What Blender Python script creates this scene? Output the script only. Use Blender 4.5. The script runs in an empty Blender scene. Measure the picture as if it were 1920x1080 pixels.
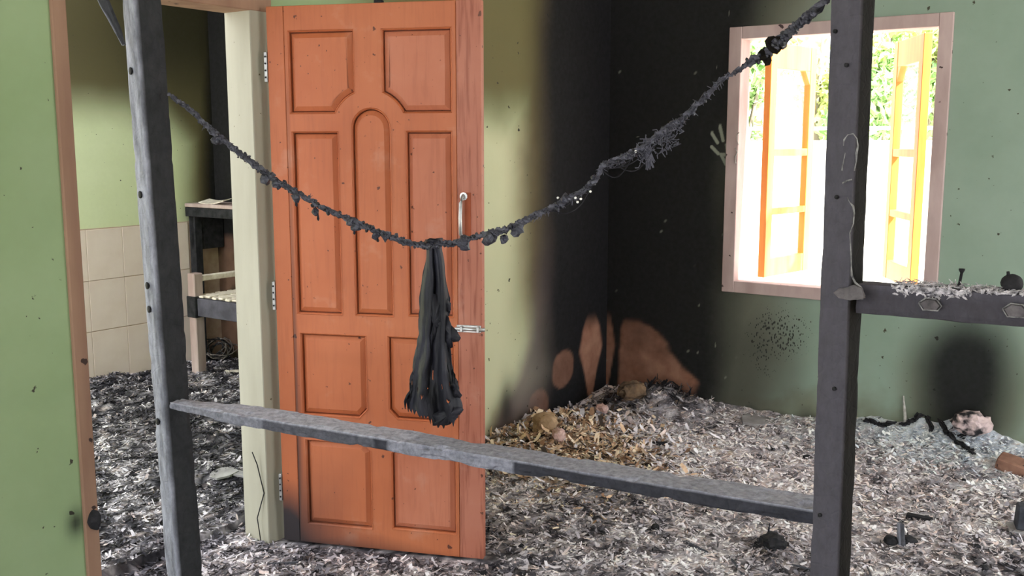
import bpy, bmesh, math, random
import numpy as np
from mathutils import Vector, Matrix

random.seed(7)
rng = np.random.default_rng(7)
scene = bpy.context.scene
col = scene.collection

# ------------------------------------------------------------------ camera, sky, sun, exposure
CAM_H = 1.5
PITCH = math.radians(8.3)
FPX = 1850.0
cam_data = bpy.data.cameras.new('camera')
cam_data.sensor_width = 36.0
cam_data.lens = FPX / 1920 * 36.0
cam_data.clip_start = 0.05
cam = bpy.data.objects.new('camera', cam_data)
cam.location = (0, 0, CAM_H)
cam.rotation_euler = (math.pi / 2 - PITCH, 0, 0)
col.objects.link(cam)
scene.camera = cam

TH = math.radians(55)
D3 = Vector((math.cos(TH), math.sin(TH), 0))       # along the door wall, away from the viewer
B3 = Vector((D3.y, -D3.x, 0))                      # along the window wall, to the right

world = bpy.data.worlds.new('world')
scene.world = world
world.use_nodes = True
bg = world.node_tree.nodes['Background']
bg.inputs['Color'].default_value = (0.90, 0.95, 1.0, 1)
bg.inputs['Strength'].default_value = 1.7

sun_data = bpy.data.lights.new('sun', 'SUN')
sun_data.energy = 13.0
sun_data.angle = math.radians(2)
sun_data.color = (1.0, 0.95, 0.86)
sun = bpy.data.objects.new('sun', sun_data)
to_sun = (B3 * 0.97 + D3 * 0.06).normalized() * 0.62 + Vector((0, 0, 0.78))
sun.rotation_euler = to_sun.to_track_quat('Z', 'Y').to_euler()
sun.location = (4, 0, 9)
col.objects.link(sun)

vs = scene.view_settings
vs.view_transform = 'Standard'
vs.look = 'None'
vs.exposure = 1.55
vs.gamma = 1.0
vs.use_curve_mapping = False
scene.cycles.max_bounces = 10
scene.cycles.diffuse_bounces = 6

# ------------------------------------------------------------------ measuring helpers
def ray(u, v):
    x = (u - 960) / FPX
    y = -(v - 540) / FPX
    return Vector((x, math.cos(PITCH) + y * math.sin(PITCH), -math.sin(PITCH) + y * math.cos(PITCH)))
EYE = Vector((0, 0, CAM_H))
def at_z(u, v, z=0.0):
    r = ray(u, v); return EYE + r * ((z - CAM_H) / r.z)
def at_y(u, v, y):
    r = ray(u, v); return EYE + r * (y / r.y)
def on_plane(u, v, p, n):
    r = ray(u, v); return EYE + r * ((Vector(p) - EYE).dot(n) / r.dot(n))

# ------------------------------------------------------------------ numpy noise
_tab = rng.random(1 << 16)
def _hash(i, j, k, s):
    return _tab[((i * 73856093) ^ (j * 19349663) ^ (k * 83492791) ^ (s * 2654435)) & 0xFFFF]
def vnoise(x, y, z=0.0, s=0):
    x = np.asarray(x, float); y = np.asarray(y, float); z = np.zeros_like(x) + z
    xi, yi, zi = np.floor(x).astype(np.int64), np.floor(y).astype(np.int64), np.floor(z).astype(np.int64)
    fx, fy, fz = x - xi, y - yi, z - zi
    fx = fx * fx * (3 - 2 * fx); fy = fy * fy * (3 - 2 * fy); fz = fz * fz * (3 - 2 * fz)
    r = 0
    for a in (0, 1):
        for b in (0, 1):
            for c in (0, 1):
                w = (fx if a else 1 - fx) * (fy if b else 1 - fy) * (fz if c else 1 - fz)
                r = r + w * _hash(xi + a, yi + b, zi + c, s)
    return r * 2 - 1
def fbm(x, y, z=0.0, s=0, octs=4):
    r = 0; a = 1.0; f = 1.0; t = 0
    for o in range(octs):
        r = r + a * vnoise(np.asarray(x) * f, np.asarray(y) * f, np.asarray(z) * f, s + o * 17)
        t += a; a *= 0.5; f *= 2.03
    return r / t
def sstep(a, b, x):
    t = np.clip((np.asarray(x, float) - a) / (b - a), 0, 1)
    return t * t * (3 - 2 * t)

# ------------------------------------------------------------------ materials
def srgb(r, g, b):
    def f(c):
        c /= 255.0
        return c / 12.92 if c <= 0.04045 else ((c + 0.055) / 1.055) ** 2.4
    return (f(r), f(g), f(b), 1)

class NT:
    def __init__(self, name):
        self.m = bpy.data.materials.new(name); self.m.use_nodes = True
        self.t = self.m.node_tree; self.n = self.t.nodes; self.l = self.t.links
        self.b = self.n['Principled BSDF']
        self.tc = self.n.new('ShaderNodeTexCoord')
    def new(self, t): return self.n.new(t)
    def link(self, a, b): self.l.new(a, b)
    def mapping(self, scale):
        mp = self.new('ShaderNodeMapping'); mp.inputs['Scale'].default_value = scale
        self.link(self.tc.outputs['Object'], mp.inputs['Vector']); return mp.outputs['Vector']
    def noise(self, vec, scale, detail=5, rough=0.55, dist=0.0):
        n = self.new('ShaderNodeTexNoise'); n.inputs['Scale'].default_value = scale
        n.inputs['Detail'].default_value = detail; n.inputs['Roughness'].default_value = rough
        n.inputs['Distortion'].default_value = dist
        self.link(vec, n.inputs['Vector']); return n.outputs['Fac']
    def ramp(self, fac, stops):
        r = self.new('ShaderNodeValToRGB'); e = r.color_ramp.elements
        while len(e) < len(stops): e.new(0.5)
        for k, (p, c) in enumerate(stops):
            e[k].position = p; e[k].color = c if len(c) == 4 else (*c, 1)
        self.link(fac, r.inputs['Fac']); return r.outputs['Color']
    def mix(self, fac, a, b, mode='MIX'):
        m = self.new('ShaderNodeMix'); m.data_type = 'RGBA'; m.blend_type = mode
        for v, s in ((fac, m.inputs['Factor']), (a, m.inputs['A']), (b, m.inputs['B'])):
            pass
        ins = [m.inputs[0], m.inputs[6], m.inputs[7]]
        for v, s in zip((fac, a, b), ins):
            if hasattr(v, 'default_value') or hasattr(v, 'is_linked'): self.link(v, s)
            else: s.default_value = v
        return m.outputs[2]
    def math(self, op, a, b=0.0, clamp=False):
        m = self.new('ShaderNodeMath'); m.operation = op; m.use_clamp = clamp
        for v, s in ((a, m.inputs[0]), (b, m.inputs[1])):
            if hasattr(v, 'is_linked'): self.link(v, s)
            else: s.default_value = v
        return m.outputs[0]
    def attr(self, name):
        a = self.new('ShaderNodeAttribute'); a.attribute_name = name; return a
    def bump(self, h, strength, dist=0.004):
        b = self.new('ShaderNodeBump'); b.inputs['Strength'].default_value = strength
        b.inputs['Distance'].default_value = dist
        self.link(h, b.inputs['Height']); self.link(b.outputs['Normal'], self.b.inputs['Normal'])
    def specks(self, base, colour, scale, size, amount=0.5):
        """scattered small marks: voronoi cells, only some of which carry a mark"""
        v = self.new('ShaderNodeTexVoronoi'); v.inputs['Scale'].default_value = scale
        nn = self.new('ShaderNodeTexNoise'); nn.inputs['Scale'].default_value = scale * 2.5
        self.link(self.tc.outputs['Object'], nn.inputs['Vector'])
        ad = self.new('ShaderNodeVectorMath'); ad.operation = 'MULTIPLY_ADD'
        self.link(nn.outputs['Color'], ad.inputs[0]); ad.inputs[1].default_value = (0.6 / scale,) * 3
        self.link(self.tc.outputs['Object'], ad.inputs[2])
        self.link(ad.outputs[0], v.inputs['Vector'])
        sep = self.new('ShaderNodeSeparateColor'); self.link(v.outputs['Color'], sep.inputs[0])
        thr = self.math('MULTIPLY', self.math('SUBTRACT', sep.outputs[0], 1 - amount), size / amount)
        m = self.math('MULTIPLY', self.math('SUBTRACT', thr, v.outputs['Distance']), 25.0, True)
        return self.mix(m, base, colour)
    def done(self, colour, rough=0.85, spec=0.3):
        if hasattr(colour, 'is_linked'): self.link(colour, self.b.inputs['Base Color'])
        else: self.b.inputs['Base Color'].default_value = colour
        self.b.inputs['Roughness'].default_value = rough
        self.b.inputs['Specular IOR Level'].default_value = spec
        return self.m

def simple(name, c1, c2, scale=10, stretch=(1, 1, 1), rough=0.85, spec=0.3, bump=0.3, speck=None, lo=0.35, hi=0.65):
    t = NT(name); v = t.mapping(stretch)
    f = t.noise(v, scale, 6)
    c = t.ramp(f, [(lo, c1), (hi, c2)])
    if speck: c = t.specks(c, *speck)
    if bump: t.bump(t.noise(v, scale * 4, 6), bump)
    return t.done(c, rough, spec)

def attr_colour(name, rough=0.9, spec=0.2, var=0.25, bump=0.3, scale=60):
    """colour of each flake from its own attribute"""
    t = NT(name); a = t.attr('tint'); v = t.mapping((1, 1, 1))
    f = t.noise(v, scale, 4)
    c = t.mix(var, a.outputs['Color'], t.ramp(f, [(0.3, (0.1, 0.1, 0.1)), (0.7, (0.95, 0.95, 0.95))]), 'OVERLAY')
    if bump: t.bump(f, bump)
    return t.done(c, rough, spec)

def wall_paint(name, paint1, paint2, speck_amount=0.22):
    """green paint; soot, scorch and bare plaster stains come from measured stain maps on the mesh"""
    t = NT(name); v = t.mapping((1, 1, 1))
    f1 = t.noise(v, 2.2, 5)
    c = t.ramp(f1, [(0.3, paint1), (0.7, paint2)])
    f2 = t.noise(v, 40, 5)
    c = t.mix(t.math('MULTIPLY', f2, 0.10), c, srgb(120, 120, 95))
    c = t.mix(t.attr('pale_yellow').outputs['Fac'], c, srgb(214, 210, 176))
    c = t.mix(t.attr('scorch').outputs['Fac'], c, srgb(92, 76, 44))
    c = t.mix(t.attr('haze').outputs['Fac'], c, srgb(104, 92, 92))
    c = t.specks(c, srgb(62, 60, 48), 20, 0.20, speck_amount)
    c = t.specks(c, srgb(70, 68, 56), 48, 0.18, 0.16)
    vo = t.new('ShaderNodeTexVoronoi'); vo.inputs['Scale'].default_value = 75
    mpv = t.new('ShaderNodeMapping'); mpv.inputs['Scale'].default_value = (1.3, 1.3, .7); mpv.inputs['Rotation'].default_value = (.3, .4, .5)
    t.link(t.tc.outputs['Object'], mpv.inputs['Vector']); t.link(mpv.outputs['Vector'], vo.inputs['Vector'])
    sp = t.math('MULTIPLY', t.math('SUBTRACT', t.math('MULTIPLY', t.attr('spatter').outputs['Fac'], .62), t.math('ADD', vo.outputs['Distance'], t.math('MULTIPLY', f1, .35))), 14.0, True)
    c = t.mix(sp, c, srgb(52, 54, 48))
    soot = t.attr('soot').outputs['Fac']
    bl = t.ramp(f2, [(0.3, srgb(12, 12, 13)), (0.75, srgb(27, 26, 29))])
    c = t.mix(soot, c, bl)
    bare = t.ramp(t.noise(v, 9, 5), [(0.3, srgb(138, 94, 74)), (0.7, srgb(178, 132, 110))])
    c = t.mix(t.attr('bare').outputs['Fac'], c, bare)
    c = t.mix(t.attr('scrape').outputs['Fac'], c, srgb(150, 155, 140))
    t.bump(t.noise(v, 25, 6), 0.25, 0.003)
    return t.done(c, 0.8, 0.25)

def char_mat(name, dark, light, ash, slope=1.6, streak=(1, 1, 1)):
    t = NT(name); v = t.mapping((1, 1, 1))
    f = t.noise(v, 14, 8, 0.6, 0.4)
    c = t.ramp(f, [(0.3, dark), (0.72, light)])
    a = t.attr('ash').outputs['Fac']
    g = t.noise(t.mapping(streak), 60, 6, 0.68)
    m = t.math('MULTIPLY', a, t.math('ADD', t.math('MULTIPLY', g, slope), 0.85 - slope * .5), True)
    c = t.mix(m, c, ash)
    vo = t.new('ShaderNodeTexVoronoi'); vo.feature = 'DISTANCE_TO_EDGE'; vo.inputs['Scale'].default_value = 38
    t.link(t.tc.outputs['Object'], vo.inputs['Vector'])
    h = t.math('ADD', t.math('MINIMUM', vo.outputs['Distance'], 0.12), t.math('MULTIPLY', g, 0.12))
    t.bump(h, 0.45, 0.012)
    return t.done(c, 0.85, 0.12)

M = {}
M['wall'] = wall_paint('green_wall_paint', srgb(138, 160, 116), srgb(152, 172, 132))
M['wall_shaded'] = wall_paint('green_wall_paint_shaded', srgb(128, 148, 132), srgb(142, 160, 146))  # same green paint, with the bluish shade of this wall mixed in
M['wall_back'] = wall_paint('green_wall_paint_back', srgb(214, 220, 176), srgb(224, 228, 190), 0.05)
M['raw_wall'] = simple('wall_edge_plaster', srgb(150, 150, 130), srgb(170, 165, 150), 8)
M['ceiling'] = simple('ceiling_board', srgb(190, 185, 175), srgb(205, 200, 190), 4)
M['floor'] = simple('burnt_screed', srgb(50, 47, 48), srgb(80, 76, 78), 10)
M['tile'] = simple('beige_tile', srgb(226, 204, 192), srgb(236, 216, 206), 5, rough=0.35, spec=0.5, bump=0.05)
M['grout'] = simple('tile_grout', srgb(176, 150, 132), srgb(190, 165, 148), 20)
M['frame_pink'] = simple('pinkish_bare_wood', srgb(138, 106, 88), srgb(158, 126, 104), 9, (1, 1, 0.12), speck=(srgb(60, 45, 40), 22, 0.3, 0.25))
M['frame_cream'] = simple('cream_painted_wood', srgb(152, 148, 132), srgb(168, 164, 148), 7, (1, 1, 0.15), speck=(srgb(96, 86, 66), 34, 0.17, 0.25))
M['win_frame'] = simple('pale_pink_window_wood', srgb(166, 144, 140), srgb(186, 166, 162), 9, (1, 1, 0.3), speck=(srgb(70, 55, 55), 22, 0.3, 0.2))
M['sash'] = simple('varnished_orange_wood', srgb(206, 120, 52), srgb(226, 150, 78), 10, (1, 1, 0.1), rough=0.5, bump=0.1)
M['metal'] = simple('dull_steel', srgb(150, 150, 150), srgb(200, 200, 198), 30, rough=0.4, bump=0.1)
M['metal'].node_tree.nodes['Principled BSDF'].inputs['Metallic'].default_value = 0.8
M['char'] = char_mat('charred_timber', srgb(22, 22, 21), srgb(40, 40, 39), srgb(160, 162, 174), 1.5, (1, 1, .35))
M['char_rail'] = char_mat('charred_plank', srgb(24, 24, 27), srgb(52, 52, 60), srgb(184, 184, 198), 1.9)
M['char_r'] = char_mat('charred_timber_grey', srgb(14, 12, 10), srgb(26, 22, 18), srgb(92, 89, 97), .7, (1, 1, .5))
M['char_fine'] = char_mat('charred_cord', srgb(26, 25, 28), srgb(58, 56, 62), srgb(150, 150, 165))
M['cloth'] = simple('burnt_black_cloth', srgb(17, 17, 22), srgb(50, 50, 60), 14, (1, 1, 0.4), rough=0.6, bump=0.5)
M['ash'] = attr_colour('ash_flakes')
M['ash_bed'] = attr_colour('ash_bed', var=0.5, bump=0.6, scale=45)
M['drip'] = simple('melted_pale_residue', srgb(150, 146, 140), srgb(196, 192, 186), 40, bump=0.6)
M['residue'] = simple('grey_melted_residue', srgb(92, 90, 92), srgb(160, 158, 156), 90, bump=0.8)
M['crust'] = simple('pale_blistered_crust', srgb(112, 108, 112), srgb(236, 230, 234), 90, bump=0.8)
M['white'] = simple('white_masonry', srgb(236, 234, 228), srgb(246, 244, 240), 2, bump=0.05)
M['ground'] = simple('pale_concrete_yard', srgb(215, 212, 204), srgb(230, 226, 218), 2)
M['leaf'] = simple('leaf_green', srgb(140, 178, 118), srgb(186, 208, 146), 3, bump=0, rough=0.6)
M['leaf_yellow'] = simple('leaf_yellow_green', srgb(186, 200, 130), srgb(222, 222, 160), 3, bump=0, rough=0.6)
M['bark'] = simple('grey_bark', srgb(110, 100, 90), srgb(150, 140, 125), 14, (1, 1, 0.2))
M['brick'] = simple('reddish_brick', srgb(120, 86, 72), srgb(154, 116, 98), 14, speck=(srgb(80, 60, 55), 40, 0.3, 0.4))
M['stone'] = simple('tan_plaster_stone', srgb(138, 110, 82), srgb(178, 150, 118), 12, bump=0.9, speck=(srgb(50, 42, 36), 30, 0.45, 0.6))
M['pinkstone'] = simple('pinkish_plaster_lump', srgb(176, 140, 132), srgb(206, 176, 168), 14, bump=0.7, speck=(srgb(50, 48, 50), 30, 0.4, 0.5))
M['mottled'] = simple('sooty_mottled_plaster', srgb(40, 38, 40), srgb(206, 184, 182), 14, bump=0.9, lo=.42, hi=.56)
M['stone_dark'] = simple('dark_brown_lump', srgb(58, 46, 38), srgb(128, 104, 80), 14, bump=0.9)
M['chip'] = simple('grey_blister_chip', srgb(70, 66, 68), srgb(110, 104, 106), 30, bump=0.6)
M['slab'] = simple('grey_cement_sheet', srgb(128, 124, 124), srgb(160, 156, 156), 12, bump=0.5)
M['darkblock'] = simple('sooty_block', srgb(44, 46, 52), srgb(70, 72, 80), 10, bump=0.4)
M['lump'] = simple('charcoal', srgb(20, 20, 22), srgb(44, 43, 46), 25, bump=0.8)
M['lump_glint'] = simple('glinting_char_crust', srgb(20, 20, 24), srgb(66, 66, 78), 40, rough=0.4, spec=.5, bump=0.6)
M['pale_wood'] = simple('scorched_pale_wood', srgb(150, 128, 122), srgb(184, 164, 158), 10, (1, 1, 0.2))
M['cot_rail'] = simple('smoked_grey_wood', srgb(60, 58, 66), srgb(84, 82, 92), 10, (1, 1, 1))
M['weave'] = simple('pale_webbing', srgb(206, 192, 176), srgb(232, 222, 208), 40, bump=0.8)
M['wire'] = simple('burnt_wire', srgb(70, 66, 64), srgb(140, 130, 122), 20, bump=0.2)
M['tan'] = simple('tan_burnt_panel', srgb(176, 150, 130), srgb(205, 186, 168), 12, bump=0.4)

def door_paint(name, c1, c2, worn, worn_amt, grain):
    t = NT(name); v = t.mapping((1, 1, 1)); vs_ = t.mapping((14, 14, 0.9))
    c = t.ramp(t.noise(v, 3, 4), [(0.3, c1), (0.7, c2)])
    g = t.noise(vs_, 4, 7, 0.6, 0.8)
    c = t.mix(t.ramp(g, [(0.50, (0, 0, 0)), (0.66, (grain, grain, grain))]), c, srgb(128, 66, 46))
    w = t.noise(v, 6, 7, 0.6)
    c = t.mix(t.ramp(w, [(0.58, (0, 0, 0)), (0.75, (worn_amt, worn_amt, worn_amt))]), c, worn)
    c = t.specks(c, srgb(92, 50, 34), 24, 0.22, 0.24)
    c = t.specks(c, srgb(96, 54, 38), 70, 0.22, 0.16)
    c = t.mix(t.attr('soot').outputs['Fac'], c, srgb(46, 40, 42))
    t.bump(t.math('ADD', g, t.math('MULTIPLY', w, 0.5)), 0.15, 0.003)
    return t.done(c, 0.55, 0.35)
M['door'] = door_paint('orange_door_paint', srgb(170, 92, 55), srgb(182, 106, 68), srgb(186, 138, 116), 0.45, 0.18)
M['door_pale'] = door_paint('orange_door_paint_faded', srgb(172, 98, 68), srgb(184, 114, 86), srgb(186, 140, 120), 0.55, 0.22)
M['door_grain'] = door_paint('worn_grained_door_wood', srgb(162, 94, 72), srgb(176, 112, 90), srgb(180, 132, 116), 0.6, 0.75)
M['door_groove'] = simple('dark_orange_groove', srgb(140, 70, 44), srgb(158, 84, 56), 8)

def glass_mat():
    m = bpy.data.materials.new('window_glass'); m.use_nodes = True
    n = m.node_tree.nodes; l = m.node_tree.links
    n.remove(n['Principled BSDF'])
    tr = n.new('ShaderNodeBsdfTransparent'); gl = n.new('ShaderNodeBsdfGlossy'); gl.inputs['Roughness'].default_value = 0.03
    mx = n.new('ShaderNodeMixShader'); mx.inputs[0].default_value = 0.07
    l.new(tr.outputs[0], mx.inputs[1]); l.new(gl.outputs[0], mx.inputs[2])
    l.new(mx.outputs[0], n['Material Output'].inputs['Surface'])
    return m
M['glass'] = glass_mat()

# ------------------------------------------------------------------ object helpers
def mesh_obj(name, verts, faces, mat, parent=None, smooth=False, attrs=None, mw=None):
    me = bpy.data.meshes.new(name)
    me.from_pydata([tuple(v) for v in verts], [], faces)
    for k, vals in (attrs or {}).items():
        vals = np.asarray(vals, dtype=np.float32)
        if vals.ndim == 1:
            a = me.attributes.new(k, 'FLOAT', 'POINT'); a.data.foreach_set('value', vals)
        else:
            a = me.attributes.new(k, 'FLOAT_COLOR', 'POINT'); a.data.foreach_set('color', vals.ravel())
    if smooth:
        me.polygons.foreach_set('use_smooth', [True] * len(me.polygons))
    me.materials.append(mat)
    me.update()
    o = bpy.data.objects.new(name, me); col.objects.link(o)
    if mw is not None: o.matrix_world = mw
    if parent is not None: o.parent = parent
    return o

def bm_obj(name, bm, mat, parent=None, smooth=False):
    bmesh.ops.recalc_face_normals(bm, faces=bm.faces)
    me = bpy.data.meshes.new(name); bm.to_mesh(me); bm.free()
    if smooth: me.polygons.foreach_set('use_smooth', [True] * len(me.polygons))
    me.materials.append(mat)
    o = bpy.data.objects.new(name, me); col.objects.link(o)
    if parent is not None: o.parent = parent
    return o

def thing(name, label, cat, loc=(0, 0, 0), group=None, mw=None):
    o = bpy.data.objects.new(name, None); col.objects.link(o)
    o.empty_display_size = 0.1
    if mw is not None: o.matrix_world = mw
    else: o.location = loc
    o['label'] = label; o['category'] = cat
    if group: o['group'] = group
    return o
def tag(o, label, cat, group=None):
    o['label'] = label; o['category'] = cat
    if group: o['group'] = group
    return o
def structure(o): o['kind'] = 'structure'; return o

def frame_mat(origin, x, z=Vector((0, 0, 1))):
    """local X along x, Z up, Y = Z x X"""
    x = Vector(x).normalized(); z = Vector(z).normalized(); y = z.cross(x).normalized(); z = x.cross(y)
    m = Matrix((x, y, z)).transposed().to_4x4(); m.translation = origin
    return m

def box_bm(x0, x1, y0, y1, z0, z1, bevel=0.0, bm=None):
    bm = bm or bmesh.new()
    r = bmesh.ops.create_cube(bm, size=1.0)
    for v in r['verts']:
        v.co = Vector((x0 + (v.co.x + .5) * (x1 - x0), y0 + (v.co.y + .5) * (y1 - y0), z0 + (v.co.z + .5) * (z1 - z0)))
    if bevel:
        es = list({e for v in r['verts'] for e in v.link_edges})
        bmesh.ops.bevel(bm, geom=es, offset=bevel, segments=1, affect='EDGES')
    return bm

def tube(points, radii, seg=6, name='tube', mat=None, parent=None, noise=0.0, smooth=True, collect=None, attrs=None):
    pts = [Vector(p) for p in points]; n = len(pts)
    if not hasattr(radii, '__len__'): radii = [radii] * n
    vs_, fs = [], []
    ref = Vector((0.13, 0.31, 0.94))
    for i, p in enumerate(pts):
        t = (pts[min(i + 1, n - 1)] - pts[max(i - 1, 0)])
        t = t.normalized() if t.length > 1e-9 else Vector((1, 0, 0))
        a = t.cross(ref)
        if a.length < 1e-3: a = t.cross(Vector((1, 0, 0)))
        a.normalize(); b = t.cross(a)
        for k in range(seg):
            an = 2 * math.pi * k / seg
            r = radii[i] * (1 + (random.uniform(-noise, noise) if noise else 0))
            vs_.append(p + a * math.cos(an) * r + b * math.sin(an) * r)
    for i in range(n - 1):
        for k in range(seg):
            k2 = (k + 1) % seg
            fs.append((i * seg + k, i * seg + k2, (i + 1) * seg + k2, (i + 1) * seg + k))
    fs.append(tuple(range(seg))[::-1]); fs.append(tuple(range((n - 1) * seg, n * seg)))
    if collect is not None:
        off = len(collect[0]); collect[0].extend(vs_); collect[1].extend([tuple(i + off for i in f) for f in fs]); return None
    return mesh_obj(name, vs_, fs, mat, parent, smooth, attrs)

def rock(name, centre, size, mat, seed, rough=0.25, sub=2, rot=0.0, parent=None, flat=0.0):
    bm = bmesh.new(); bmesh.ops.create_icosphere(bm, subdivisions=sub, radius=1.0)
    for v in bm.verts:
        c = v.co
        n = float(fbm(c.x * 1.3 + seed, c.y * 1.3, c.z * 1.3, seed, 3)) + 0.5 * float(vnoise(c.x * 4, c.y * 4 + seed, c.z * 4, seed + 3))
        d = c * (1 + rough * n)
        if flat: d = Vector([math.copysign(abs(q) ** (1 - flat), q) for q in d])
        v.co = Vector((d.x * size[0], d.y * size[1], d.z * size[2]))
    o = bm_obj(name, bm, mat, parent)
    o.location = centre; o.rotation_euler = (0, 0, rot)
    return o

def char_beam(name, p0, p1, w, h, up, mat, n=60, amp=0.003, seed=0, ashf=None, parent=None, taper=None, k=5, chips=0.0):
    """a burnt squared timber: rings of 4k points, uneven faces and nibbled corners; w across, h along 'up'"""
    p0 = Vector(p0); p1 = Vector(p1); t = (p1 - p0).normalized()
    up = Vector(up); up = (up - t * up.dot(t)).normalized(); sd = t.cross(up).normalized()
    ring = []
    for s, (ax, ay) in enumerate(((-1, -1), (1, -1), (1, 1), (-1, 1))):
        nx, ny = ((1, -1), (1, 1), (-1, 1), (-1, -1))[s]
        for j in range(k):
            f = j / k; ring.append((ax + (nx - ax) * f, ay + (ny - ay) * f, s))
    L = (p1 - p0).length
    vs_, fs, ash = [], [], []
    R = len(ring)
    ss = np.linspace(0, 1, n)
    for i, f in enumerate(ss):
        q = p0 + (p1 - p0) * f
        tw, thh = taper(f) if taper else (1, 1)
        for (x, y, s) in ring:
            cx, cy = x, y
            if abs(x) > .99 and abs(y) > .99: cx *= 0.94; cy *= 0.94
            wx, wy = cx * w / 2 * tw, cy * h / 2 * thh
            nn = float(fbm(f * L * 14 + seed, x * 1.5 + seed, y * 1.5, seed, 3)) * amp
            if chips:
                c = float(vnoise(f * L * 22 + seed * 3, x * 2, y * 2, seed + 9))
                if c > 0.45: nn -= chips * (c - 0.45) * 2
            ln = math.hypot(x, y)
            wx += x / ln * nn; wy += y / ln * nn
            vs_.append(q + sd * wx + up * wy)
            ash.append(ashf(f, x, y) if ashf else 0.0)
    for i in range(n - 1):
        for j in range(R):
            j2 = (j + 1) % R
            fs.append((i * R + j, i * R + j2, (i + 1) * R + j2, (i + 1) * R + j))
    fs.append(tuple(range(R))[::-1]); fs.append(tuple(range((n - 1) * R, n * R)))
    o = mesh_obj(name, vs_, fs, mat, parent, False, {'ash': ash})
    return o

# ------------------------------------------------------------------ measured places
HINGE = at_z(533, 1013, 0.01); HINGE.z = 0
FREE = at_z(906, 1050, 0.01); FREE.z = 0
DOORDIR = (FREE - HINGE).normalized()
N3 = Vector((-D3.y, D3.x, 0))                      # out of the room through the door wall
W0 = HINGE + N3 * 0.045                            # door wall origin (s = 0 at the hinge)
def wall_pt(u, v, p=None): return on_plane(u, v, W0 if p is None else p, N3)
c = wall_pt(1142, 300)
SC = (c - W0).dot(D3)                              # corner position along the door wall
CORNER = W0 + D3 * SC; CORNER.z = 0
def wall_sz(u, v):
    q = wall_pt(u, v); return (q - W0).dot(D3), q.z
def win_bz(u, v):
    q = on_plane(u, v, CORNER, D3); return (q - CORNER).dot(B3), q.z
ROOM_H = 2.85
OP_L, OP_R, OP_H = -0.775, -0.022, 1.975           # door opening in the wall (behind the frame)

def seg_mask(S, Z, p, q, r):
    p = np.array(p); q = np.array(q); d = q - p
    t = np.clip(((S - p[0]) * d[0] + (Z - p[1]) * d[1]) / (d @ d), 0, 1)
    return 1 - sstep(r * 0.5, r, np.hypot(S - p[0] - t * d[0], Z - p[1] - t * d[1]))

def grid_wall(name, origin, xdir, s0, s1, z0, z1, step, hole, thick, ndir, mat, masks, fx=(), fz=()):
    """a wall face as a fine grid carrying stain maps, with a hole, plus its thickness"""
    def axis(a, b, cuts, fine):
        cuts = sorted(set(list(cuts) + [q for f in fine for q in f[:2]]))
        k = [a] + [x for x in cuts if a < x < b] + [b]
        out = []
        for u, v in zip(k[:-1], k[1:]):
            st_ = next((f[2] for f in fine if u >= f[0] - 1e-6 and v <= f[1] + 1e-6), step)
            m = max(1, int(round((v - u) / st_))); out += list(np.linspace(u, v, m + 1)[:-1])
        return np.array(out + [b])
    hs = hole or (9, 9, 9, 9)
    sx = axis(s0, s1, hs[:2], fx); sz = axis(z0, z1, hs[2:], fz)
    S, Z = np.meshgrid(sx, sz); ny, nx = S.shape
    o = np.array(origin); xd = np.array(xdir); nd = np.array(ndir)
    V = o + S[..., None] * xd + Z[..., None] * np.array([0, 0, 1.0])
    idx = np.arange(ny * nx).reshape(ny, nx)
    cs = (S[:-1, :-1] + S[1:, 1:]) / 2; cz = (Z[:-1, :-1] + Z[1:, 1:]) / 2
    keep = ~((cs > hs[0]) & (cs < hs[1]) & (cz > hs[2]) & (cz < hs[3]))
    F = np.stack([idx[:-1, :-1], idx[:-1, 1:], idx[1:, 1:], idx[1:, :-1]], -1)[keep]
    verts = V.reshape(-1, 3).tolist(); faces = F.tolist()
    at = {k: m.ravel() for k, m in masks(S, Z).items()}
    # thickness: back face and reveals
    def P(s, z, b): return (o + s * xd + np.array([0, 0, z]) + b * nd * thick).tolist()
    ext = []
    rects = [(s0, s1, z0, z1)]
    def quad(*pts):
        i = len(verts); verts.extend(pts); faces.append([i, i + 1, i + 2, i + 3]); ext.extend([0] * 4)
    if hole:
        h0, h1, g0, g1 = hole; g0 = max(g0, z0)
        for r in ((s0, h0, z0, z1), (h1, s1, z0, z1), (h0, h1, g1, z1), (h0, h1, z0, g0)):
            if r[1] - r[0] > 1e-6 and r[3] - r[2] > 1e-6:
                quad(P(r[0], r[2], 1), P(r[1], r[2], 1), P(r[1], r[3], 1), P(r[0], r[3], 1))
        quad(P(h0, g0, 0), P(h0, g1, 0), P(h0, g1, 1), P(h0, g0, 1)); quad(P(h1, g0, 0), P(h1, g1, 0), P(h1, g1, 1), P(h1, g0, 1))
        quad(P(h0, g1, 0), P(h1, g1, 0), P(h1, g1, 1), P(h0, g1, 1))
        if g0 > z0: quad(P(h0, g0, 0), P(h1, g0, 0), P(h1, g0, 1), P(h0, g0, 1))
    else:
        quad(P(s0, z0, 1), P(s1, z0, 1), P(s1, z1, 1), P(s0, z1, 1))
    quad(P(s0, z0, 0), P(s0, z1, 0), P(s0, z1, 1), P(s0, z0, 1)); quad(P(s1, z0, 0), P(s1, z1, 0), P(s1, z1, 1), P(s1, z0, 1))
    quad(P(s0, z1, 0), P(s1, z1, 0), P(s1, z1, 1), P(s0, z1, 1))
    at = {k: np.concatenate([v, np.zeros(len(ext))]) for k, v in at.items()}
    ob = mesh_obj(name, verts, faces, mat, None, False, at)
    return structure(ob)

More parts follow.
